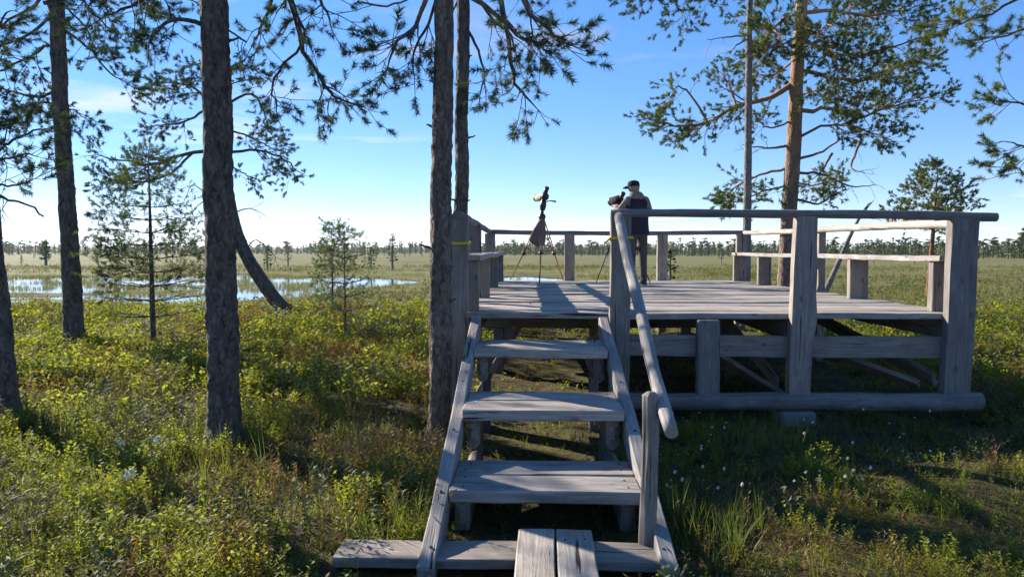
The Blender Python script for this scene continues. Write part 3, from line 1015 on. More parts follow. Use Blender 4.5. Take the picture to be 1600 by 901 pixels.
class Pine:
    def __init__(self, seed, droop=.12, tuft_n=44, tuft_s=1.1, tuft_w=.0045, sec=6.5, twig=9.0, fill=1.0):
        self.r = np.random.default_rng(seed)
        self.limbs, self.secs, self.twigs, self.tp, self.ta = [], [], [], [], []
        self.droop, self.sec, self.twig, self.fill = droop, sec, twig, fill
        self.tn, self.ts, self.tw = tuft_n, tuft_s, tuft_w

    def unit(self):
        v = self.r.normal(size=3)
        return v / np.linalg.norm(v)

    def limb(self, pts, r0, r1=.008, bare=False, start=.25, seclen=None, dens=1.0):
        pts = np.array(pts, float)
        L = np.linalg.norm(np.diff(pts, axis=0), axis=1).sum()
        n = 12
        P = resample(pts, n)
        P[1:-1] += self.r.normal(size=(n - 2, 3)) * L * .008
        rad = np.linspace(r0, r1, n)
        self.limbs.append((P, rad))
        S = seclen or min(.95, .2 + .26 * L)
        ns = max(2, int(L * self.sec * dens * (.45 if bare else 1)))
        for _ in range(ns):
            t = start + (1 - start) * self.r.random() ** .8
            i = min(int(t * (n - 1)), n - 2)
            p = P[i] + (P[i + 1] - P[i]) * (t * (n - 1) - i)
            tan = P[i + 1] - P[i]
            tan /= np.linalg.norm(tan) + 1e-9
            side = self.unit()
            side -= tan * side.dot(tan)
            side /= np.linalg.norm(side) + 1e-9
            side[2] *= .6
            d = tan * .65 + side * .8
            self.second(p, d, S * (.45 + .65 * self.r.random()) * (1.15 - .55 * t), rad[i] * .45, bare)
        if not bare:
            self.second(P[-1], P[-1] - P[-2], S * .5, r1, bare)

    def second(self, p, d, L, r, bare):
        d = d / (np.linalg.norm(d) + 1e-9)
        pts = [p]
        for k in range(4):
            d = d + self.unit() * .28 + np.array([0, 0, -self.droop * (1 if k < 3 else -1.2)])
            d /= np.linalg.norm(d)
            pts.append(pts[-1] + d * L / 4)
        P = np.array(pts)
        r = max(r, .004)
        self.secs.append((P, np.linspace(r, .0028, 5)))
        nt = max(2, int(L * self.twig * self.fill))
        if bare: nt = max(1, nt // 3)
        for j in range(nt + 1):
            t = 1.0 if j == nt else .25 + .75 * self.r.random()
            i = min(int(t * 4), 3)
            b = P[i] + (P[i + 1] - P[i]) * (t * 4 - i)
            tan = P[i + 1] - P[i]
            tan /= np.linalg.norm(tan) + 1e-9
            e = tan * .7 + self.unit() * .75 + np.array([0, 0, .12 - self.droop])
            if j == nt: e = tan
            e /= np.linalg.norm(e)
            l = (.09 + .16 * self.r.random()) * (.6 + .4 * self.ts)
            e2 = e + self.unit() * .3 + np.array([0, 0, .25])
            e2 /= np.linalg.norm(e2)
            Q = np.array([b, b + e * l * .5, b + e * l * .5 + e2 * l * .5])
            self.twigs.append(Q)
            if not bare:
                self.tp.append(Q[2] - e2 * .03); self.ta.append(e2)
                if self.r.random() < .75:
                    self.tp.append(Q[1]); self.ta.append(e2 + self.unit() * .6)

    def build(self, name, label, cat, base, trunk, radii, bark, needles, group=None, sides=18, crown=True, rough=.07):
        """trunk: polyline of points from the ground up; trunk, limbs and crown become parts"""
        root = thing(name, label, cat, base, group)
        if rough > .05:
            TR = resample(np.array(trunk, float), 60)
            for _ in range(7):
                i_ = int(self.r.integers(8, 34)); a_ = self.r.random() * 6.283
                rr_ = np.interp(i_ / 59, np.linspace(0, 1, len(radii)), radii)
                d_ = np.array([math.cos(a_), math.sin(a_), .25 + .3 * self.r.random()])
                l_ = rr_ + .03 + .1 * self.r.random() ** 2
                self.limbs.append((TR[i_] + d_ * np.linspace(.5 * rr_, l_, 12)[:, None] + self.r.normal(size=(12, 3)) * .002, np.linspace(.016, .006, 12)))
        nn = max(24, int(np.linalg.norm(np.array(trunk[-1]) - np.array(trunk[0])) / .07)) if sides > 8 else 14
        P = resample(np.array(trunk, float), nn)
        rad = np.interp(np.linspace(0, 1, nn), np.linspace(0, 1, len(radii)), radii)
        V, q = tubes(P[None], rad[None], sides)
        if rough:
            c = np.repeat(P, sides, axis=0)
            dv = V - c
            j = self.r.random(len(V))
            a = np.tile(np.arange(sides), nn) * 1.7
            V = c + dv * (1 + rough * (j - .5) * 2 + rough * .7 * np.sin(a * 3 + c[:, 2] * 7))[:, None]
            flare = np.clip(1 - (c[:, 2] - P[0][2]) / .35, 0, 1) ** 2
            V = V + dv * (flare * .6 * (1 + .6 * np.sin(a)))[:, None]
        V = np.vstack([V, P[-1:]])
        T = np.vstack([quads_to_tris(q), [(len(V) - 1, len(V) - 1 - sides + j, len(V) - 1 - sides + (j + 1) % sides) for j in range(sides)]])
        b = np.array(base)
        obj('trunk', big_mesh('trunk', V - b, T, bark, True), root, Matrix.Translation(Vector(base)))
        s = Soup()
        if self.limbs:
            V, q = tubes(np.array([l[0] for l in self.limbs]), np.array([l[1] for l in self.limbs]), 7)
            s.add(V - b, quads_to_tris(q))
            V, q = tubes(np.array([l[0] for l in self.secs]), np.array([l[1] for l in self.secs]), 4)
            s.add(V - b, quads_to_tris(q))
            if self.twigs:
                V, q = tubes(np.array(self.twigs), np.tile(np.array([[.0035, .0028, .0018]]) * (.5 + .5 * self.ts), (len(self.twigs), 1)), 3)
                s.add(V - b, quads_to_tris(q))
            br_ = obj('branches', big_mesh('branches', np.vstack(s.V), np.vstack(s.T), bark, True), root, Matrix.Translation(Vector(base)))
            br_['kind'] = 'stuff'
        if self.tp:
            pos, axs = np.array(self.tp), np.array(self.ta)
            c = Soup()
            for k in range(3):
                sel = np.arange(len(pos)) % 3 == k
                V, T = stamp(tuft_template(self.tn, 50 + k, wd=self.tw), pos[sel], axs[sel], self.ts * (.8 + .45 * self.r.random(sel.sum())), self.r)
                c.add(V - b, T)
            obj('crown', big_mesh('crown', np.vstack(c.V), np.vstack(c.T), needles), root, Matrix.Translation(Vector(base)))
        return root

    def whorls(self, base, h, z0, rmax, n, per, up=.25, r=.012, prof=None, bare_below=0, jit=.15):
        for k in range(n):
            t = k / max(1, n - 1)
            z = z0 + (h - z0) * t ** .92
            f_ = prof(t) if prof else (1 - t) ** .8
            for j in range(per):
                a = 6.283 * (j + self.r.random() * .7) / per + k * 1.1
                L = rmax * f_ * (1 - jit + 2 * jit * self.r.random()) + .06
                d = np.array([math.cos(a), math.sin(a), 0])
                b = np.array(base) + [0, 0, z]
                self.limb([b, b + d * L * .5 + [0, 0, up * L * .35], b + d * L + [0, 0, up * L]], r * (1.1 - .7 * t), .004,
                          bare=z < bare_below, start=.2, seclen=.12 + .3 * L)


def px(lst, y0, y1):
    """photo pixels along a limb, depth running from y0 to y1"""
    n = len(lst)
    return [at_y(u, v, y0 + (y1 - y0) * i / max(1, n - 1)) for i, (u, v) in enumerate(lst)]


def upper_crown(P, x, y, z0, z1, rmax, n, seed, r=.035):
    """limbs above the picture's top edge, for the shade they cast and for other views"""
    rr = np.random.default_rng(seed)
    for k in range(n):
        t = k / n
        a = rr.random() * 6.283
        z = z0 + (z1 - z0) * t
        L = rmax * (1.05 - .75 * t) * (.7 + .5 * rr.random())
        d = np.array([math.cos(a), math.sin(a), 0])
        b = np.array([x, y, z])
        P.limb([b, b + d * L * .5 + [0, 0, .12 * L], b + d * L + [0, 0, .02 * L]], r * (1 - .5 * t), .008, dens=.55)


# dark trunk in front of the left half
P = Pine(3, droop=.12, tuft_n=60, tuft_s=1.15, twig=12)
g0 = np.array([-2.55, 5.92, ground_h(-2.55, 5.92)])
P.limb(px([(318, 40), (285, 30), (262, 34), (245, 48), (234, 64)], 5.9, 5.6), .02, dens=1.0, seclen=.3)
P.limb(px([(320, -60), (270, -25), (215, 5), (165, 25)], 5.9, 6.4), .026)
P.limb(px([(322, -100), (260, -70), (190, -30), (150, -5)], 5.9, 5.4), .026)
P.limb(px([(345, -170), (400, -140), (440, -60), (456, 15), (472, 65), (490, 105), (518, 140), (540, 158)], 5.9, 6.3), .04, dens=1.0, seclen=.42)
P.limb(px([(345, -130), (420, -90), (470, -40), (500, 0), (515, 30)], 5.9, 5.7), .03, dens=1.0, seclen=.4)
P.limb(px([(345, -90), (400, -60), (424, -10), (412, 35), (398, 62)], 5.9, 6.2), .025, dens=.6)
P.limb(px([(456, 15), (475, 60), (440, 105), (425, 140), (432, 165)], 6.2, 6.5), .015, dens=1.1, seclen=.3)
P.limb(px([(350, 42), (368, 55), (385, 66)], 5.85, 5.8), .008, bare=True)
upper_crown(P, -2.65, 5.9, 4.4, 9.5, 1.7, 16, 31)
P.build('pine_tree', 'pine with thick dark straight trunk nearest the camera on the left', 'tree', g0,
        [g0 - [0, 0, .1], at_y(347, 500, 5.92), at_y(341, 250, 5.92), at_y(333, 0, 5.92), np.array([-2.72, 5.9, 6.5]), np.array([-2.75, 5.9, 10])],
        [.132, .125, .117, .108, .08, .03], M['bark'], M['needle'])

# brown trunk beside the stairs
P = Pine(4, droop=.11, tuft_n=60, tuft_s=1.3, twig=12)
g1 = np.array([-.74, 5.95, ground_h(-.74, 5.95)])
P.limb(px([(688, -70), (665, 0), (645, 45), (620, 65), (608, 95)], 5.95, 5.7), .025, dens=1.2, seclen=.36)
P.limb(px([(688, -20), (672, 30), (650, 75), (645, 105)], 5.95, 6.2), .014, dens=1.0, seclen=.3)
P.limb(px([(686, -60), (640, -5), (600, 8), (565, 4)], 5.95, 5.8), .008, bare=True)
P.limb(px([(705, -90), (770, -40), (790, 40), (803, 110), (812, 140), (830, 160)], 5.95, 6.3), .03, dens=.85, seclen=.36)
P.limb(px([(705, -80), (790, -50), (825, 15), (855, 45), (872, 58)], 5.95, 5.8), .03, dens=.85, seclen=.36)
P.limb(px([(705, -30), (770, 20), (815, 60), (828, 62), (845, 72)], 5.95, 6.0), .024, dens=.85, seclen=.36)
upper_crown(P, -.76, 5.95, 4.2, 9, 1.6, 14, 32)
P.build('pine_tree', 'brown scaly pine trunk standing tight against the platform corner by the stairs', 'tree', g1,
        [g1 - [0, 0, .1], at_y(688, 500, 5.95), at_y(690, 250, 5.95), at_y(693, 0, 5.95), np.array([-.78, 5.95, 6.5]), np.array([-.8, 5.95, 9.5])],
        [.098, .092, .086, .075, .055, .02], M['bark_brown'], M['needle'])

# second trunk behind it
P = Pine(5, droop=.18, tuft_n=38)
g2 = np.array([-.93, 8.1, ground_h(-.93, 8.1)])
P.limb(px([(728, 40), (745, 75), (757, 110), (752, 140)], 8.1, 7.9), .018, dens=1, seclen=.35)
P.limb(px([(730, -30), (770, 30), (800, 60), (812, 100)], 8.1, 8.5), .022, dens=.8)
P.limb(px([(715, 0), (705, 30), (700, 70)], 8.1, 8.2), .01, bare=True)
upper_crown(P, -.9, 8.1, 4.9, 9.5, 1.5, 12, 33)
P.build('pine_tree', 'slimmer pine trunk just behind the brown trunk at the platform corner', 'tree', g2,
        [g2 - [0, 0, .1], at_y(720, 340, 8.1), at_y(721, 170, 8.1), at_y(723, 0, 8.1), np.array([-.9, 8.1, 7]), np.array([-.9, 8.1, 10])],
        [.085, .078, .072, .07, .05, .02], M['bark'], M['needle'])

# left trunk
P = Pine(6, droop=.12, tuft_n=40, tuft_s=1.4, tuft_w=.007, twig=11)
g3 = np.array([-7.58, 11.82, ground_h(-7.58, 11.82)])
for l, r_, dn in (([(88, 60), (50, 85), (0, 110), (-40, 120)], .03, 1), ([(90, 140), (55, 152), (10, 140), (-40, 130)], .03, 1), ([(86, -20), (45, 15), (0, 40), (-50, 55)], .035, 1),
                  ([(90, 165), (60, 160), (20, 175), (-20, 190)], .02, .8), ([(93, 0), (128, 35), (148, 75), (140, 82)], .02, .8),
                  ([(98, 45), (140, 78), (170, 112), (196, 128)], .025, .9), ([(100, 170), (115, 172), (128, 182)], .012, 1.2), ([(95, -40), (130, 0), (155, 30), (180, 55)], .025, .8),
                  ([(86, 20), (50, 50), (10, 70), (-30, 80)], .03, 1)):
    P.limb(px(l, 11.82, 11.82 + (RNG.random() - .5) * 1.5), r_, dens=dn)
upper_crown(P, -7.9, 11.8, 5.6, 10.5, 2.0, 18, 34)
P.build('pine_tree', 'slender straight pine with bare lower trunk at the far left', 'tree', g3,
        [g3 - [0, 0, .1], at_y(107, 350, 11.82), at_y(95, 170, 11.82), at_y(86, 0, 11.82), np.array([-8.0, 11.8, 8]), np.array([-8.1, 11.8, 11])],
        [.16, .13, .12, .115, .08, .02], M['bark'], M['needle'])

# edge trunk on the left, mostly out of the picture
P = Pine(8, droop=.1, tuft_n=56, tuft_s=1.35, twig=12)
g4 = np.array([-5.02, 6.75, ground_h(-5.02, 6.75)])
for l, r_, br in (([(-30, 200), (0, 225), (30, 215), (62, 202)], .018, False), ([(-30, 235), (0, 250), (40, 240)], .014, False), ([(-30, 265), (0, 290), (46, 284)], .014, False),
                  ([(-22, 300), (10, 312), (40, 318), (68, 338)], .014, True), ([(-32, 180), (0, 195), (40, 190)], .012, False), ([(-40, 100), (-15, 60), (10, 20)], .02, False)):
    P.limb(px(l, 6.75, 6.5), r_, bare=br, dens=.7, seclen=.3)
upper_crown(P, -5.4, 6.75, 3.8, 8, 1.6, 12, 35)
P.build('pine_tree', 'dark pine trunk cut off by the left edge of the picture', 'tree', g4,
        [g4 - [0, 0, .1], at_y(0, 520, 6.75), at_y(-18, 350, 6.75), at_y(-40, 100, 6.75), np.array([-5.5, 6.75, 6]), np.array([-5.6, 6.75, 8.5])],
        [.115, .105, .098, .09, .06, .02], M['bark'], M['needle'])

# leaning pine behind the dark trunk
P = Pine(9, droop=.1, tuft_n=32, tuft_s=1.6, tuft_w=.008, sec=7, twig=9)
g5 = np.array([-5.5, 17.0, ground_h(-5.5, 17.0)])
for l, r_ in (([(335, 232), (290, 240), (245, 258), (200, 254), (160, 244)], .05), ([(345, 238), (400, 236), (440, 246), (466, 268)], .04), ([(340, 190), (315, 150), (280, 128), (240, 130)], .04),
              ([(345, 170), (390, 145), (410, 170), (418, 200)], .035), ([(340, 130), (370, 100), (402, 112)], .03), ([(340, 160), (290, 190), (245, 196)], .035), ([(345, 200), (385, 212), (425, 232)], .03),
              ([(340, 120), (310, 100), (285, 108)], .025), ([(300, 240), (260, 275), (215, 285), (170, 285)], .03), ([(345, 250), (375, 268), (400, 280)], .02), ([(340, 150), (320, 130), (330, 95)], .025),
              ([(240, 256), (200, 275), (165, 268)], .02), ([(345, 130), (365, 130), (385, 125)], .02)):
    P.limb(px(l, 17, 17 + (RNG.random() - .5) * 2.5), r_, .012)
for l in ([(350, 310), (320, 300), (300, 290), (285, 320)], [(360, 335), (390, 325), (412, 335)], [(382, 392), (400, 375), (425, 395), (432, 410)], [(350, 300), (310, 320), (290, 350)]):
    P.limb(px(l, 17, 16.6), .018, .006, bare=True)
P.build('pine_tree', 'pine with a curved leaning trunk rising behind the dark trunk on the left', 'tree', g5,
        [g5 - [0, 0, .15], at_y(436, 475, 17), at_y(400, 425, 17), at_y(374, 375, 17), at_y(360, 320, 17), at_y(346, 240, 17), at_y(342, 170, 17), at_y(338, 105, 17)],
        [.19, .17, .155, .145, .13, .11, .075, .03], M['bark'], M['needle'], rough=.03)

# big orange pine on the right
P = Pine(10, droop=.05, tuft_n=28, tuft_s=1.7, tuft_w=.009, sec=9, twig=10)
YT = 17.2
g6 = np.array([*at_y(1226, 445, YT)[:2], 0]); g6[2] = ground_h(g6[0], g6[1])
for l, r_, dy in (([(1240, 130), (1200, 155), (1150, 165), (1105, 190), (1060, 198), (1022, 188)], .07, .6), ([(1105, 190), (1080, 150), (1060, 135), (1050, 150)], .03, 0), ([(1150, 165), (1140, 135), (1128, 115)], .03, .4),
                  ([(1245, 20), (1210, 40), (1190, 80), (1185, 95)], .04, -1), ([(1255, 20), (1320, 22), (1380, 22), (1436, 8)], .05, .5), ([(1252, 60), (1320, 88), (1390, 75), (1432, 60)], .05, -.8),
                  ([(1250, 172), (1300, 170), (1340, 182), (1400, 166), (1455, 150)], .055, .6), ([(1252, 110), (1330, 128), (1400, 105), (1438, 100)], .05, 1.3), ([(1240, 95), (1205, 118), (1172, 112)], .03, .9),
                  ([(1248, 215), (1290, 195), (1340, 200), (1385, 215)], .035, -1.2), ([(1235, 190), (1205, 200), (1185, 190)], .025, -.5), ([(1230, 262), (1190, 272), (1155, 290), (1135, 305)], .035, .8),
                  ([(1228, 290), (1190, 300), (1150, 315)], .025, -.5), ([(1246, 312), (1280, 318), (1305, 300)], .03, -.6), ([(1246, 285), (1275, 290), (1300, 280)], .02, .9), ([(1250, -20), (1200, -10), (1170, 20)], .04, .9),
                  ([(1255, 0), (1300, -20), (1350, -10), (1400, -20)], .05, 1.6), ([(1255, 50), (1290, 60), (1310, 110)], .03, -1.8), ([(1250, 150), (1280, 140), (1330, 150)], .03, -1.5),
                  ([(1250, 90), (1220, 70), (1205, 40)], .03, -1.6), ([(1252, 40), (1270, 50), (1300, 40)], .03, -1.9)):
    P.limb(px(l, YT, YT + dy * 1.3), r_, .012)
for l in ([(1248, 248), (1285, 238), (1318, 216), (1346, 222)], [(1250, 270), (1290, 274), (1330, 292), (1368, 288)], [(1228, 228), (1200, 231), (1160, 226)], [(1300, 240), (1285, 265), (1270, 280)], [(1345, 220), (1330, 260), (1350, 270)]):
    P.limb(px(l, YT, YT - .6), .035, .008, bare=True, start=.35)
upper_crown(P, at_y(1258, -100, YT)[0], YT, 8.2, 12.5, 3.0, 18, 36, .05)
P.build('pine_tree', 'big old pine with sunlit orange bark and broad crown right of centre', 'tree', g6,
        [g6 - [0, 0, .15], at_y(1232, 350, YT), at_y(1240, 230, YT), at_y(1245, 120, YT), at_y(1252, 20, YT), np.array([g6[0] + .4, YT, 10]), np.array([g6[0] + .4, YT, 13])],
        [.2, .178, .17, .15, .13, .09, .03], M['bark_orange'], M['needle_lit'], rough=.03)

# slim grey trunk left of it
P = Pine(12, droop=.1, tuft_n=32, tuft_s=1.6, tuft_w=.008, sec=5)
g7 = np.array([*at_y(1166, 437, 15.6)[:2], 0]); g7[2] = ground_h(g7[0], g7[1])
for l, br in (([(1168, 55), (1140, 58), (1105, 62)], True), ([(1168, 85), (1155, 88)], True), ([(1168, 60), (1150, 72), (1140, 85)], True),
              ([(1170, -70), (1115, -35), (1072, 0), (1066, 30)], False), ([(1170, -80), (1100, -50), (1030, -15), (1010, 0)], False), ([(1172, -60), (1140, -30), (1110, 0)], False), ([(1172, -60), (1210, -40), (1230, -20)], False)):
    P.limb(px(l, 15.6, 15.3), .022, .006, bare=br)
upper_crown(P, g7[0] + .1, 15.6, 7.6, 10, 1.4, 8, 37)
P.build('pine_tree', 'slim bare grey trunk beside the big orange-barked pine', 'tree', g7,
        [g7 - [0, 0, .1], at_y(1168, 300, 15.6), at_y(1170, 120, 15.6), at_y(1172, 0, 15.6), np.array([g7[0] + .12, 15.6, 10])],
        [.10, .085, .072, .06, .02], M['snag'], M['needle'], rough=.02, sides=12)

# tree beyond the right edge whose branches reach in
P = Pine(13, droop=.12, tuft_n=54, tuft_s=1.3, tuft_w=.005, twig=12)
g8 = np.array([6.6, 8.3, ground_h(6.6, 8.3)])
for l in ([(1690, -60), (1620, -20), (1560, 15), (1510, 35), (1485, 32)], [(1690, 190), (1630, 172), (1590, 162), (1556, 158)], 
          [(1690, 240), (1620, 232), (1575, 222)], [(1690, 290), (1620, 280), (1588, 262)], [(1690, 20), (1620, 40), (1570, 55), (1550, 62)]):
    P.limb(px(l, 8.3, 8.1 + RNG.random() * .6), .022, .006, dens=1.0, seclen=.34, start=.4)
upper_crown(P, 6.6, 8.3, 4.6, 9, 1.7, 14, 38)
P.build('pine_tree', 'pine outside the right edge with branches reaching into the upper right corner', 'tree', g8,
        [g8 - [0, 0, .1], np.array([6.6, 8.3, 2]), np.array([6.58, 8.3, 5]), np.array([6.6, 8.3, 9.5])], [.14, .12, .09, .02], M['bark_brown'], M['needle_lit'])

# young pines
def young(name, label, u, v, y, h, rmax, n, per, seed, needles, bark, r0=.03, z0=.4, bare=0, up=.25, prof=None, ts=1.2, tw=.006, droop=.02, fill=1.0, lean=0):
    b = at_y(u, v, y); b[2] = ground_h(b[0], b[1])
    P = Pine(seed, droop=droop, tuft_n=24, tuft_s=ts, tuft_w=tw, sec=6, twig=9, fill=fill)
    P.whorls(b, h * .97, z0, rmax, n, per, up, r=.013, prof=prof, bare_below=bare)
    return P.build(name, label, 'tree', b, [b - [0, 0, .1], b + [lean * .5, 0, h * .5], b + [lean, 0, h]], [r0, r0 * .65, .006], bark, needles, rough=.02, sides=9)


young('young_pine', 'small dark pine with layered branches between the two left trunks', 240, 545, 11.5, 3.2, .95, 13, 5, 21, M['needle_lit'], M['bark'], .05, .55, 1.0, .12,
      lambda t: (.75 + .35 * math.sin(t * 3)) * (1 - t) ** .75, 1.2, .006, .02, 1.5)
young('young_pine', 'thin pale green pine sapling left of the stairs with bare lower stem', 540, 542, 11.8, 1.95, .29, 8, 4, 22, M['needle_young'], M['bark_brown'], .02, .35, .3, .2,
      lambda t: (.5 + .6 * math.sin(t * 3)) * (1 - t) ** .4, .9, .005, .0, .75)
young('young_pine', 'bushier pale sapling directly behind the thin pine sapling', 520, 490, 17, 2.1, .33, 8, 4, 23, M['needle_young'], M['bark_brown'], .03, .2, 0, .3,
      lambda t: (1 - t) ** .8, 1.15, .007, .0, .8)
young('young_pine', 'bushy young pine with reddish stem beyond the right bench', 1450, 462, 25, 4.55, 1.25, 7, 5, 24, M['needle_lit'], M['bark_red'], .10, 2.4, 0, .25,
      lambda t: (1 - t) ** .75, 1.9, .012, .0, .8, .2)
# dead leaning pole
dl = log('dead_trunk', [at_y(1290, 455, 21), at_y(1312, 405, 21), at_y(1335, 355, 21), at_y(1352, 325, 21)], .09, .03, M['snag'], None, sides=8, lump=.06)
tag(dl, 'dead grey trunk leaning behind the right railing', 'dead tree')
for a, b in (((1345, 340), (1366, 312)), ((1318, 392), (1328, 400)), ((1352, 325), (1362, 316))):
    tube_obj('dead_branch', [at_y(*a, 21), at_y((a[0] + b[0]) / 2, (a[1] + b[1]) / 2 - 2, 21), at_y(*b, 21)], [.025, .02, .008], 5, M['snag'], dl)


# ------------------------------------------------------------------ far bog pines and forest
def far_pine_mesh(seed, h, rmax, n, kind, big=1.0, low=.22):
    r = np.random.default_rng(seed)
    s = Soup()
    for i in range(n):
        t = r.random()
        if kind == 'pine':
            z = h * (low + (1 - low) * t)
            rad = rmax * (.35 + .65 * math.sin(min(1, t * 1.1 + .15) * 2.6)) * (1 - t * .55)
        else:
            z = h * (.12 + .88 * t)
            rad = rmax * (1 - t) ** .85 + .04
        a = r.random() * 6.283
        q_ = rad * (.35 + .65 * r.random() ** .5)
        c = np.array([math.cos(a) * q_, math.sin(a) * q_, z])
        e = rmax * (.16 + .2 * r.random()) * big
        d1 = np.array([math.cos(a), math.sin(a), .25]) * e
        d2 = np.array([-math.sin(a), math.cos(a), .3 * (r.random() - .5)]) * e * .55
        V = np.array([c - d1 * .4 - d2, c - d1 * .4 + d2, c + d1, c + np.array([0, 0, e * .45])])
        s.add(V, np.array([(0, 1, 2), (0, 2, 3), (1, 3, 2)]))
    V, q = tubes(np.array([[[0, 0, -.2], [.03 * h * (r.random() - .5), 0, h * .5], [0, 0, h * .96]]]), np.array([[.012 * h + .03, .009 * h + .02, .01]]), 5)
    return (np.vstack(s.V), np.vstack(s.T)), (V, quads_to_tris(q))


protos = []
for i in range(8):
    (cv, ct), (tv, tt) = far_pine_mesh(300 + i, 1.0, (.2, .24, .18, .26, .22, .13, .15, .23)[i], 120, 'pine' if i not in (5, 6) else 'spruce')
    protos.append((cv, ct, tv, tt))
fprotos = []
for i in range(10):
    (cv, ct), (tv, tt) = far_pine_mesh(340 + i, 1.0, (.22, .26, .2, .3, .24, .14, .17, .26, .45, .4)[i], 18, 'pine' if i not in (5, 6) else 'spruce', 2.3, .05 if i > 3 else .18)
    fprotos.append((cv, ct, tv, tt))
pm = [(big_mesh('crown', a, b, M['needle_far']), big_mesh('trunk', c, d, M['snag'])) for a, b, c, d in protos]


def bog_pine(x, y, h, k, label, group, rot):
    z = float(ground_h(x, y))
    t_ = thing('bog_pine', label, 'tree', (x, y, z), group)
    t_.scale = (h * 1.0, h * 1.0, h)
    t_.rotation_euler.z = rot
    for me, nm in zip(pm[k], ('crown', 'trunk')):
        o = bpy.data.objects.new(nm, me)
        COL.objects.link(o)
        o.parent = t_
    return t_


named = [(613, 407, 62, 3.0, 0, 'lone small pine on the open bog left of the brown trunk'), (580, 407, 62, 1.9, 1, 'low thin pine on the open bog left of the lone pine'),
         (450, 404, 75, 2.6, 2, 'small bog pine seen right of the leaning trunk'), (418, 410, 58, 2.0, 1, 'small bog pine close to the leaning trunk'),
         (70, 400, 80, 2.6, 3, 'bog pine left of the slender left trunk'), (1047, 437, 26, 1.75, 4, 'small pine standing just behind the back railing')]
for u, v, y_, h, k, lab in named:
    p = at_y(u, v, y_)
    bog_pine(p[0], y_, h, k, lab, None, k)
rr = np.random.default_rng(77)
GL, GR = 'small pines scattered on the far bog left of the platform', 'pines at the bog edge seen beyond the platform'
cnt = 0
while cnt < 70:
    u = rr.random() * 1750 - 80
    y_ = 75 + 150 * rr.random()
    if u > 850: y_ = 85 + 90 * rr.random()
    x = at_y(u, 390, y_)[0]
    if pond(x, y_) > -.1: continue
    h = (1.0 + 2.4 * rr.random() ** 1.3) * (1.1 if u > 850 else 1)
    left = u < 760
    bog_pine(x, y_, h, int(rr.integers(0, 5)), 'small pine far out on the open bog left of the stairs' if left else 'small pine on the far bog beyond the platform deck',
             GL if left else GR, rr.random() * 6)
    cnt += 1


def forest(name, n, fn, label):
    s, tr = Soup(), Soup()
    for i in range(n):
        x, y_, h = fn()
        k = int(rr.integers(0, 10))
        if k > 7: h *= .5
        a = rr.random() * 6.283
        z = float(ground_h(x, y_))
        ca, sa = math.cos(a), math.sin(a)
        for (V, T), so in (((fprotos[k][0], fprotos[k][1]), s), ((fprotos[k][2], fprotos[k][3]), s)):
            W = np.stack([(V[:, 0] * ca - V[:, 1] * sa) * h + x, (V[:, 0] * sa + V[:, 1] * ca) * h + y_, V[:, 2] * h + z], -1)
            so.add(W, T)
    o = s.build(name, M['needle_far'])
    return tag(o, label, 'forest', None, 'stuff')


def f_left():
    a = R(-52 + 62 * rr.random())
    d = 260 + 330 * rr.random() ** .8
    return math.sin(a) * d, math.cos(a) * d, 1.2 + 4.6 * rr.random() ** 2.4


def f_right():
    a = R(-4 + 52 * rr.random())
    e = max(0, math.degrees(a)) / 45
    d = (215 - 75 * e) + 160 * rr.random() ** .8
    return math.sin(a) * d, math.cos(a) * d, (1.0 + 3.4 * rr.random() ** 1.8 + (2.0 if rr.random() < .05 else 0))


forest('far_forest', 3600, f_left, 'low band of far forest along the horizon on the left')
forest('far_forest', 3800, f_right, 'mixed pine forest along the edge of the bog on the right')

# ------------------------------------------------------------------ ground vegetation
def sprig(seed, h, nl, ll, lw, spread, lean=.35, z0=.25):
    """upright dwarf-shrub shoot: thin stem and oval leaves"""
    r = np.random.default_rng(seed)
    V, T = [], []
    n = 0
    for b in range(3):
        a0 = r.random() * 6.283
        tip = np.array([math.cos(a0) * spread * r.random(), math.sin(a0) * spread * r.random(), h * (.7 + .4 * r.random())])
        sd_ = np.array([-math.sin(a0), math.cos(a0), 0]) * .0022
        V += [-sd_, sd_, tip]; T.append((n, n + 1, n + 2)); n += 3
        for i in range(nl // 3):
            t = z0 + (1 - z0) * (i + r.random() * .6) / (nl // 3)
            p = tip * t
            a = a0 + i * 2.4 + r.random()
            d = np.array([math.cos(a), math.sin(a), .15 + .75 * r.random()])
            d /= np.linalg.norm(d)
            sd2 = np.cross(d, [0, 0, 1]); sd2 /= np.linalg.norm(sd2) + 1e-9
            sd2 = sd2 + np.array([0, 0, (r.random() - .5) * .8])
            L = ll * (.7 + .6 * r.random()); W = lw * (.8 + .4 * r.random())
            V += [p, p + d * L * .5 + sd2 * W / 2, p + d * L, p + d * L * .5 - sd2 * W / 2]
            T += [(n, n + 1, n + 2), (n, n + 2, n + 3)]; n += 4
    return np.array(V), np.array(T)


def blades(seed, n, h, wd, spread):
    r = np.random.default_rng(seed)
    V, T = [], []
    for i in range(n):
        a = r.random() * 6.283
        b = np.array([math.cos(a), math.sin(a), 0]) * spread * .25 * r.random()
        hh = h * (.5 + .6 * r.random())
        out = np.array([math.cos(a), math.sin(a), 0]) * spread * r.random()
        sd_ = np.array([-math.sin(a), math.cos(a), 0]) * wd / 2
        m_ = b + out * .35 + [0, 0, hh * .6]
        k = len(V)
        V += [b - sd_, b + sd_, m_ + sd_ * .7, m_ - sd_ * .7, b + out + [0, 0, hh]]
        T += [(k, k + 1, k + 2), (k, k + 2, k + 3), (k + 3, k + 2, k + 4)]
    return np.array(V), np.array(T)


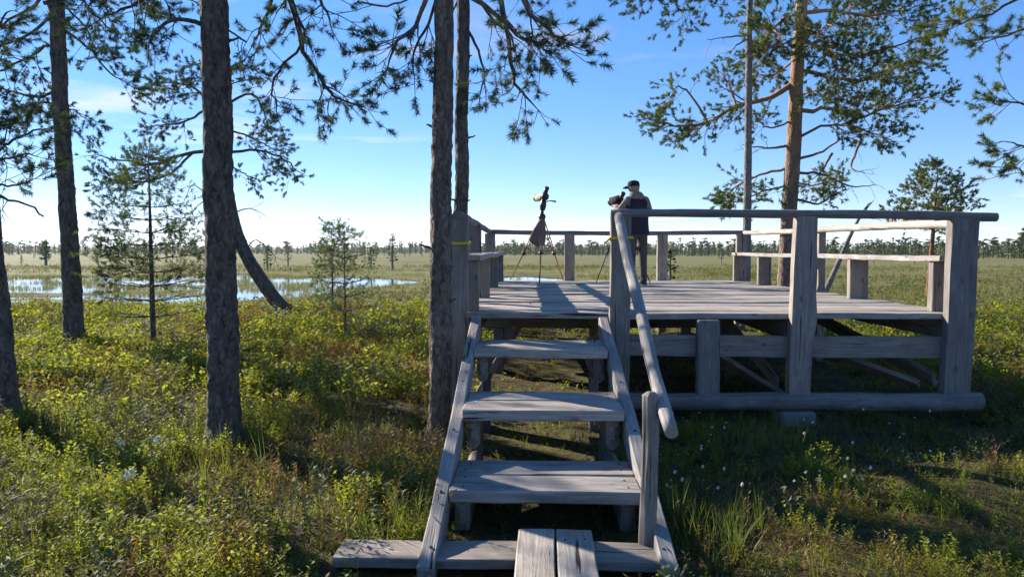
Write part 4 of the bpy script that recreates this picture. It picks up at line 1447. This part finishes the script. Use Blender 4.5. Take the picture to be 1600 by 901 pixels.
def scatter(y0, y1, dens, xr=None, keep=None, power=1.0):
    """random ground points inside the seen wedge"""
    area = 0
    wmax = .80 * y1 + 2
    n = int(dens * 2 * wmax * (y1 - y0))
    x = (RNG.random(n) * 2 - 1) * wmax
    y_ = y0 + (y1 - y0) * RNG.random(n)
    ok = np.abs(x + .024 * y_) < .725 * y_ + .8
    # keep the stairs, planks and platform clear
    stair = (x > -.5) & (x < .68) & (y_ > 3.3) & (y_ < 6.8)
    plank = (x > -.1) & (x < .36) & (y_ < 3.9)
    slp = (x > -1.0) & (x < .7) & (np.abs(y_ - 3.48) < .3)
    deck = (x > -.75) & (x < 4.2) & (y_ > 6.55) & (y_ < 14.1)
    ok &= ~plank & ~slp
    ok &= ~(stair & (RNG.random(n) > .35)) & ~(deck & (RNG.random(n) > .22))
    for tx, ty, tr_ in ((-2.55, 5.92, .2), (-.74, 5.95, .14), (-7.58, 11.82, .2), (-5.02, 6.75, .16)):
        ok &= np.hypot(x - tx, y_ - ty) > tr_
    ok &= pond(x, y_) < .0
    if keep is not None: ok &= keep(x, y_)
    return x[ok], y_[ok]


def plant(name, mat, label, tmpls, zones, smin=.7, smax=1.3, tilt=.25, keep=None, clump=0, crad=.13, far=None):
    """zones: (y0, y1, plants per square metre, size); clump > 0 gathers them into domed little bushes"""
    s = Soup()
    near_t = tmpls
    for zi, (y0, y1, dens, sc) in enumerate(zones):
        tmpls = far if far and zi else near_t
        if clump:
            cx, cy = scatter(y0, y1, dens / clump, keep=keep)
            cs_ = (.75 + .6 * RNG.random(len(cx))) * sc ** .6
            x = np.repeat(cx, clump); y_ = np.repeat(cy, clump); cs_ = np.repeat(cs_, clump)
            rd = RNG.normal(size=(2, len(x))) * crad * cs_
            x, y_ = x + rd[0], y_ + rd[1]
            dome = .5 + .75 * np.exp(-(rd[0] ** 2 + rd[1] ** 2) / (1.6 * crad * cs_) ** 2)
            bad = ((x > -.62) & (x < .78) & (y_ > 3.3) & (y_ < 6.8) & (RNG.random(len(x)) > .4)) | ((x > -.12) & (x < .38) & (y_ < 3.95)) | ((x > -1.02) & (x < .72) & (np.abs(y_ - 3.48) < .3))
            for tx, ty, tr_ in ((-2.55, 5.92, .17), (-.74, 5.95, .13), (-7.58, 11.82, .2), (-5.02, 6.75, .15)):
                bad |= np.hypot(x - tx, y_ - ty) < tr_
            x, y_, dome = x[~bad], y_[~bad], dome[~bad]
        else:
            x, y_ = scatter(y0, y1, dens, keep=keep)
            dome = .65 + .75 * vnoise(x, y_, .55, 41)
        z = ground_h(x, y_) - .015
        pos = np.stack([x, y_, z], -1)
        k = RNG.integers(0, len(tmpls), len(x))
        low = dome * np.where((x > .75) & (y_ < 6.7), .72, 1.0) * np.where((x > -.5) & (x < 4.2) & (y_ > 3.3) & (y_ < 14.1) & ((y_ > 6.5) | (x < .7)), .6, 1.0)
        for j, tm in enumerate(tmpls):
            m_ = k == j
            N = m_.sum()
            if not N: continue
            axs = np.stack([RNG.normal(size=N) * tilt, RNG.normal(size=N) * tilt, np.ones(N)], -1)
            V, T = stamp(tm, pos[m_], axs, sc * low[m_] * (smin + (smax - smin) * RNG.random(N)), RNG)
            s.add(V, T)
    o = s.build(name, mat)
    return tag(o, label, 'plants', None, 'stuff')


def patch(seed, scale, lo, right=.5):
    return lambda x, y_: ((RNG.random(len(x)) < right) | (x < .75) | (y_ > 6.7)) & (vnoise(x, y_, scale, seed) + .25 * (RNG.random(len(x)) - .5) > lo)


bil = [sprig(400 + i, .20, 36, .023, .015, .12, z0=.35) for i in range(5)]
bil_f = [sprig(410 + i, .20, 15, .036, .022, .13, z0=.4) for i in range(4)]
heath_f = [sprig(450 + i, .10, 12, .03, .018, .14, z0=.15) for i in range(3)]
tea_f = [sprig(430 + i, .27, 12, .05, .013, .10, z0=.45) for i in range(3)]
tea = [sprig(420 + i, .27, 30, .034, .008, .09, z0=.4) for i in range(4)]
heath = [sprig(440 + i, .10, 30, .019, .011, .13, z0=.1) for i in range(3)]
gr = [blades(460 + i, 10, .26, .0045, .14) for i in range(4)]
straw = [blades(480 + i, 8, .09, .005, .2) for i in range(3)]
sed = [blades(500 + i, 5, .38, .013, .14) for i in range(3)]
plant('dwarf_shrubs', M['shrub'], 'bright green bilberry bushes covering the ground', bil,
      [(2.4, 7, 200, 1), (7, 13, 110, 1.25), (13, 20, 38, 1.5)], keep=patch(21, .9, .36, .7), clump=18, far=bil_f)
plant('marsh_tea_shrubs', M['shrub_dark'], 'darker narrow-leaved marsh shrubs among the bilberry', tea,
      [(2.4, 7, 60, 1), (7, 13, 32, 1.2), (13, 20, 14, 1.3)], keep=patch(22, 1.1, .47, .8), clump=10, far=tea_f)
plant('rusty_shrubs', M['rusty'], 'rusty brown dwarf shrubs in patches', [bil[1], tea[0], tea[2]],
      [(2.4, 7, 55, .85), (7, 13, 34, 1.1), (13, 20, 20, 1.4)], keep=patch(26, 1.2, .54, 1), clump=12, far=[bil_f[1], tea_f[0], tea_f[1]])
plant('heath_cover', M['shrub'], 'low creeping heath between the shrubs', heath,
      [(2.4, 7, 120, 1), (7, 13, 60, 1.5), (13, 20, 22, 2.0)], keep=patch(27, .7, .3, 1), far=heath_f)
plant('grass_tufts', M['grass'], 'green grass tufts growing round the stairs and shrubs', gr,
      [(2.4, 7, 10, .9), (7, 14, 4, 1.0)], keep=patch(23, .9, .56, 1))
plant('straw_litter', M['litter'], 'dead straw and brown litter on the bare ground', straw,
      [(2.4, 7, 130, 1), (7, 13, 40, 1.3)], tilt=.6, keep=patch(24, 1.1, .42, 1))
stripes = lambda lo: (lambda x, y_: vnoise(x * .45, y_, 2.2, 51) * .6 + vnoise(x, y_, .9, 52) * .25 + .3 * RNG.random(len(x)) > lo)
plant('bog_sedge', M['sedge'], 'yellow green sedge over the open bog', sed, [(20, 34, 12, .65), (34, 75, 4, .8)], tilt=.15, keep=stripes(.62))
plant('bog_heath', M['bog_heath'], 'dark and rusty dwarf shrubs in bands across the open bog', [sprig(470, .10, 6, .05, .03, .2, z0=.2), sprig(471, .12, 6, .05, .03, .2, z0=.2), sprig(472, .16, 6, .05, .03, .15, z0=.3)], [(19, 34, 14, 1.6), (34, 75, 4.5, 2.2)], tilt=.2,
      keep=lambda x, y_: vnoise(x * .4, y_, 3.0, 53) * .7 + .3 * RNG.random(len(x)) > .52, clump=6, crad=.35)
s = Soup()
for u, v, n_, sp_ in ((1085, 850, 18, .16), (1055, 800, 10, .1), (640, 830, 16, .15), (760, 850, 14, .1), (1180, 700, 30, .3), (1120, 870, 15, .2)):
    c_ = at_z(u, v, 0)
    pos = np.stack([c_[0] + RNG.normal(size=n_) * sp_, c_[1] + RNG.normal(size=n_) * sp_, np.zeros(n_)], -1)
    pos[:, 2] = ground_h(pos[:, 0], pos[:, 1]) - .01
    ok = ~((pos[:, 0] > -.58) & (pos[:, 0] < .76) & (pos[:, 1] > 3.4))
    pos = pos[ok]
    V, T = stamp(gr[0], pos, np.stack([RNG.normal(size=len(pos)) * .15, RNG.normal(size=len(pos)) * .15, np.ones(len(pos))], -1), .8 + .5 * RNG.random(len(pos)), RNG)
    s.add(V, T)
tag(s.build('long_grass', M['grass']), 'longer grass clumps at the foot of the stairs', 'grass', None, 'stuff')

# sedge standing in the pool
n = 60000
x = -50 + 56 * RNG.random(n); y_ = 22 + 32 * RNG.random(n)
p = pond(x, y_)
ok = (p > -.05) & (vnoise(x, y_, 3.0, 31) * .6 + vnoise(x, y_, 1.0, 32) * .4 + .14 * smooth(-p, -.35, 0) + .1 * (np.sin(y_ * .9 + 3 * vnoise(x, y_, 6, 33)) > .3) - .12 * smooth(y_, 36, 42) > .56) & (np.abs(x + .024 * y_) < .76 * y_ + 2)
x, y_ = x[ok], y_[ok]
s = Soup()
V, T = stamp(sed[0], np.stack([x, y_, np.full(len(x), WATER_Z - .08)], -1), np.stack([RNG.normal(size=len(x)) * .1, RNG.normal(size=len(x)) * .1, np.ones(len(x))], -1), .6 + .4 * RNG.random(len(x)), RNG)
s.add(V, T)
tag(s.build('pool_sedge', M['sedge']), 'thin sedge standing in the shallow bog pool', 'plants', None, 'stuff')

# white flower heads
def flower_mesh():
    r = np.random.default_rng(9)
    s = Soup()
    for i in range(34):
        a, b = r.random() * 6.283, r.random() * 1.3
        d = np.array([math.cos(a) * math.sin(b), math.sin(a) * math.sin(b), math.cos(b)])
        c = d * np.array([.024, .024, .026])
        u_ = np.cross(d, r.normal(size=3)); u_ /= np.linalg.norm(u_)
        v_ = np.cross(d, u_)
        d = d + r.normal(size=3) * .5; u_ = np.cross(d, r.normal(size=3)); u_ /= np.linalg.norm(u_); v_ = np.cross(d, u_)
        e = .009
        s.add(np.array([c - u_ * e, c - v_ * e + d * .004, c + u_ * e, c + v_ * e + d * .004]), np.array([(0, 1, 2), (0, 2, 3)]))
    return big_mesh('flower_head', np.vstack(s.V), np.vstack(s.T), M['petal'])


fm = flower_mesh()
V, q = tubes(np.array([[[0, 0, -.28], [.01, 0, -.14], [0, 0, 0]]]), np.array([[.003, .0025, .002]]), 4)
sm = big_mesh('stem', V, quads_to_tris(q), M['shrub_dark'])


def flower(x, y_, dz, sc, label, group):
    z = float(ground_h(x, y_)) + dz
    t_ = thing('marsh_tea_flower', label, 'flower', (x, y_, z), group)
    t_.scale = (sc * .75, sc * .75, sc)
    t_.rotation_euler = (RNG.normal() * .2, RNG.normal() * .2, RNG.random() * 6)
    for me, nm in ((fm, 'flower_head'), (sm, 'stem')):
        o = bpy.data.objects.new(nm, me); COL.objects.link(o); o.parent = t_
    return t_


for u, v, sc, lab in ((190, 728, 1.1, 'white flower cluster low on the left below the dark trunk'), (247, 730, 1.2, 'roundest white flower cluster nearest left of the dark trunk foot'),
                      (207, 808, 1.5, 'largest white flower head near the bottom left corner'), (450, 612, 1.1, 'white flower cluster right of the dark trunk'),
                      (384, 604, 1.2, 'white flower pair head just right of the dark trunk'), (301, 655, 1.0, 'white flower head just left of the dark trunk'), (418, 587, .9, 'small white flower head right above its neighbours by the dark trunk')):
    p = at_z(u, v, .06)
    flower(p[0], p[1], .24, sc, lab, None)
for i in range(46):
    u = 130 + 470 * rr.random(); v = 484 + 26 * rr.random()
    p = at_z(u, v, .15)
    flower(p[0], p[1], .26 + .08 * rr.random(), 1.1 + .6 * rr.random(), 'white flower head in the shrub band along the pool shore', 'white flowers along the pool shore')

# white cottongrass heads on the right
def cotton(x, y_, h, label, group):
    z = float(ground_h(x, y_))
    t_ = thing('cottongrass', label, 'flower', (x, y_, z), group)
    for me, nm in ((cm, 'seed_head'), (cs, 'stalk')):
        o = bpy.data.objects.new(nm, me); COL.objects.link(o); o.parent = t_
    t_.scale = (1, 1, h / .2)
    t_.rotation_euler = (RNG.normal() * .15, RNG.normal() * .15, 0)


r_ = np.random.default_rng(3)
s = Soup()
for i in range(40):
    d = r_.normal(size=3); d /= np.linalg.norm(d)
    u_ = np.cross(d, r_.normal(size=3)); u_ /= np.linalg.norm(u_)
    s.add(np.array([-u_ * .004, u_ * .004, d * .012]) + [0, 0, .2], np.array([(0, 1, 2)]))
cm = big_mesh('seed_head', np.vstack(s.V), np.vstack(s.T), M['petal'])
V, q = tubes(np.array([[[0, 0, 0], [.006, 0, .1], [0, 0, .2]]]), np.array([[.0015, .0012, .001]]), 3)
cs = big_mesh('stalk', V, quads_to_tris(q), M['grass'])
for i in range(42):
    u, v = 1045 + 420 * rr.random() ** 1.3, 650 + 150 * rr.random() ** 1.5
    p = at_z(u, v, 0.1)
    cotton(p[0], p[1], .10 + .14 * rr.random(), 'tiny white cottongrass head in the shade in front of the platform', 'cottongrass in front of the platform')

# ------------------------------------------------------------------ haze over the bog
hz, t = new_mat('thin_haze')
pv = t.n('ShaderNodeVolumePrincipled')
pv.inputs['Color'].default_value = (.82, .9, 1, 1)
pv.inputs['Density'].default_value = .00015
pv.inputs['Anisotropy'].default_value = .3
ho_ = t.n('ShaderNodeOutputMaterial')
t.l(pv.outputs[0], ho_.inputs['Volume'])
a_, b_ = 4600, 26
V = np.array([(x, y_, z) for x in (-a_, a_) for y_ in (-400, 5600) for z in (-2.5, b_)], float)
q = np.array([(0, 1, 3, 2), (4, 6, 7, 5), (0, 4, 5, 1), (2, 3, 7, 6), (0, 2, 6, 4), (1, 5, 7, 3)])
hb = obj('haze', big_mesh('haze', V, q, hz))
tag(hb, 'thin pale haze over the bog', 'haze', None, 'stuff')
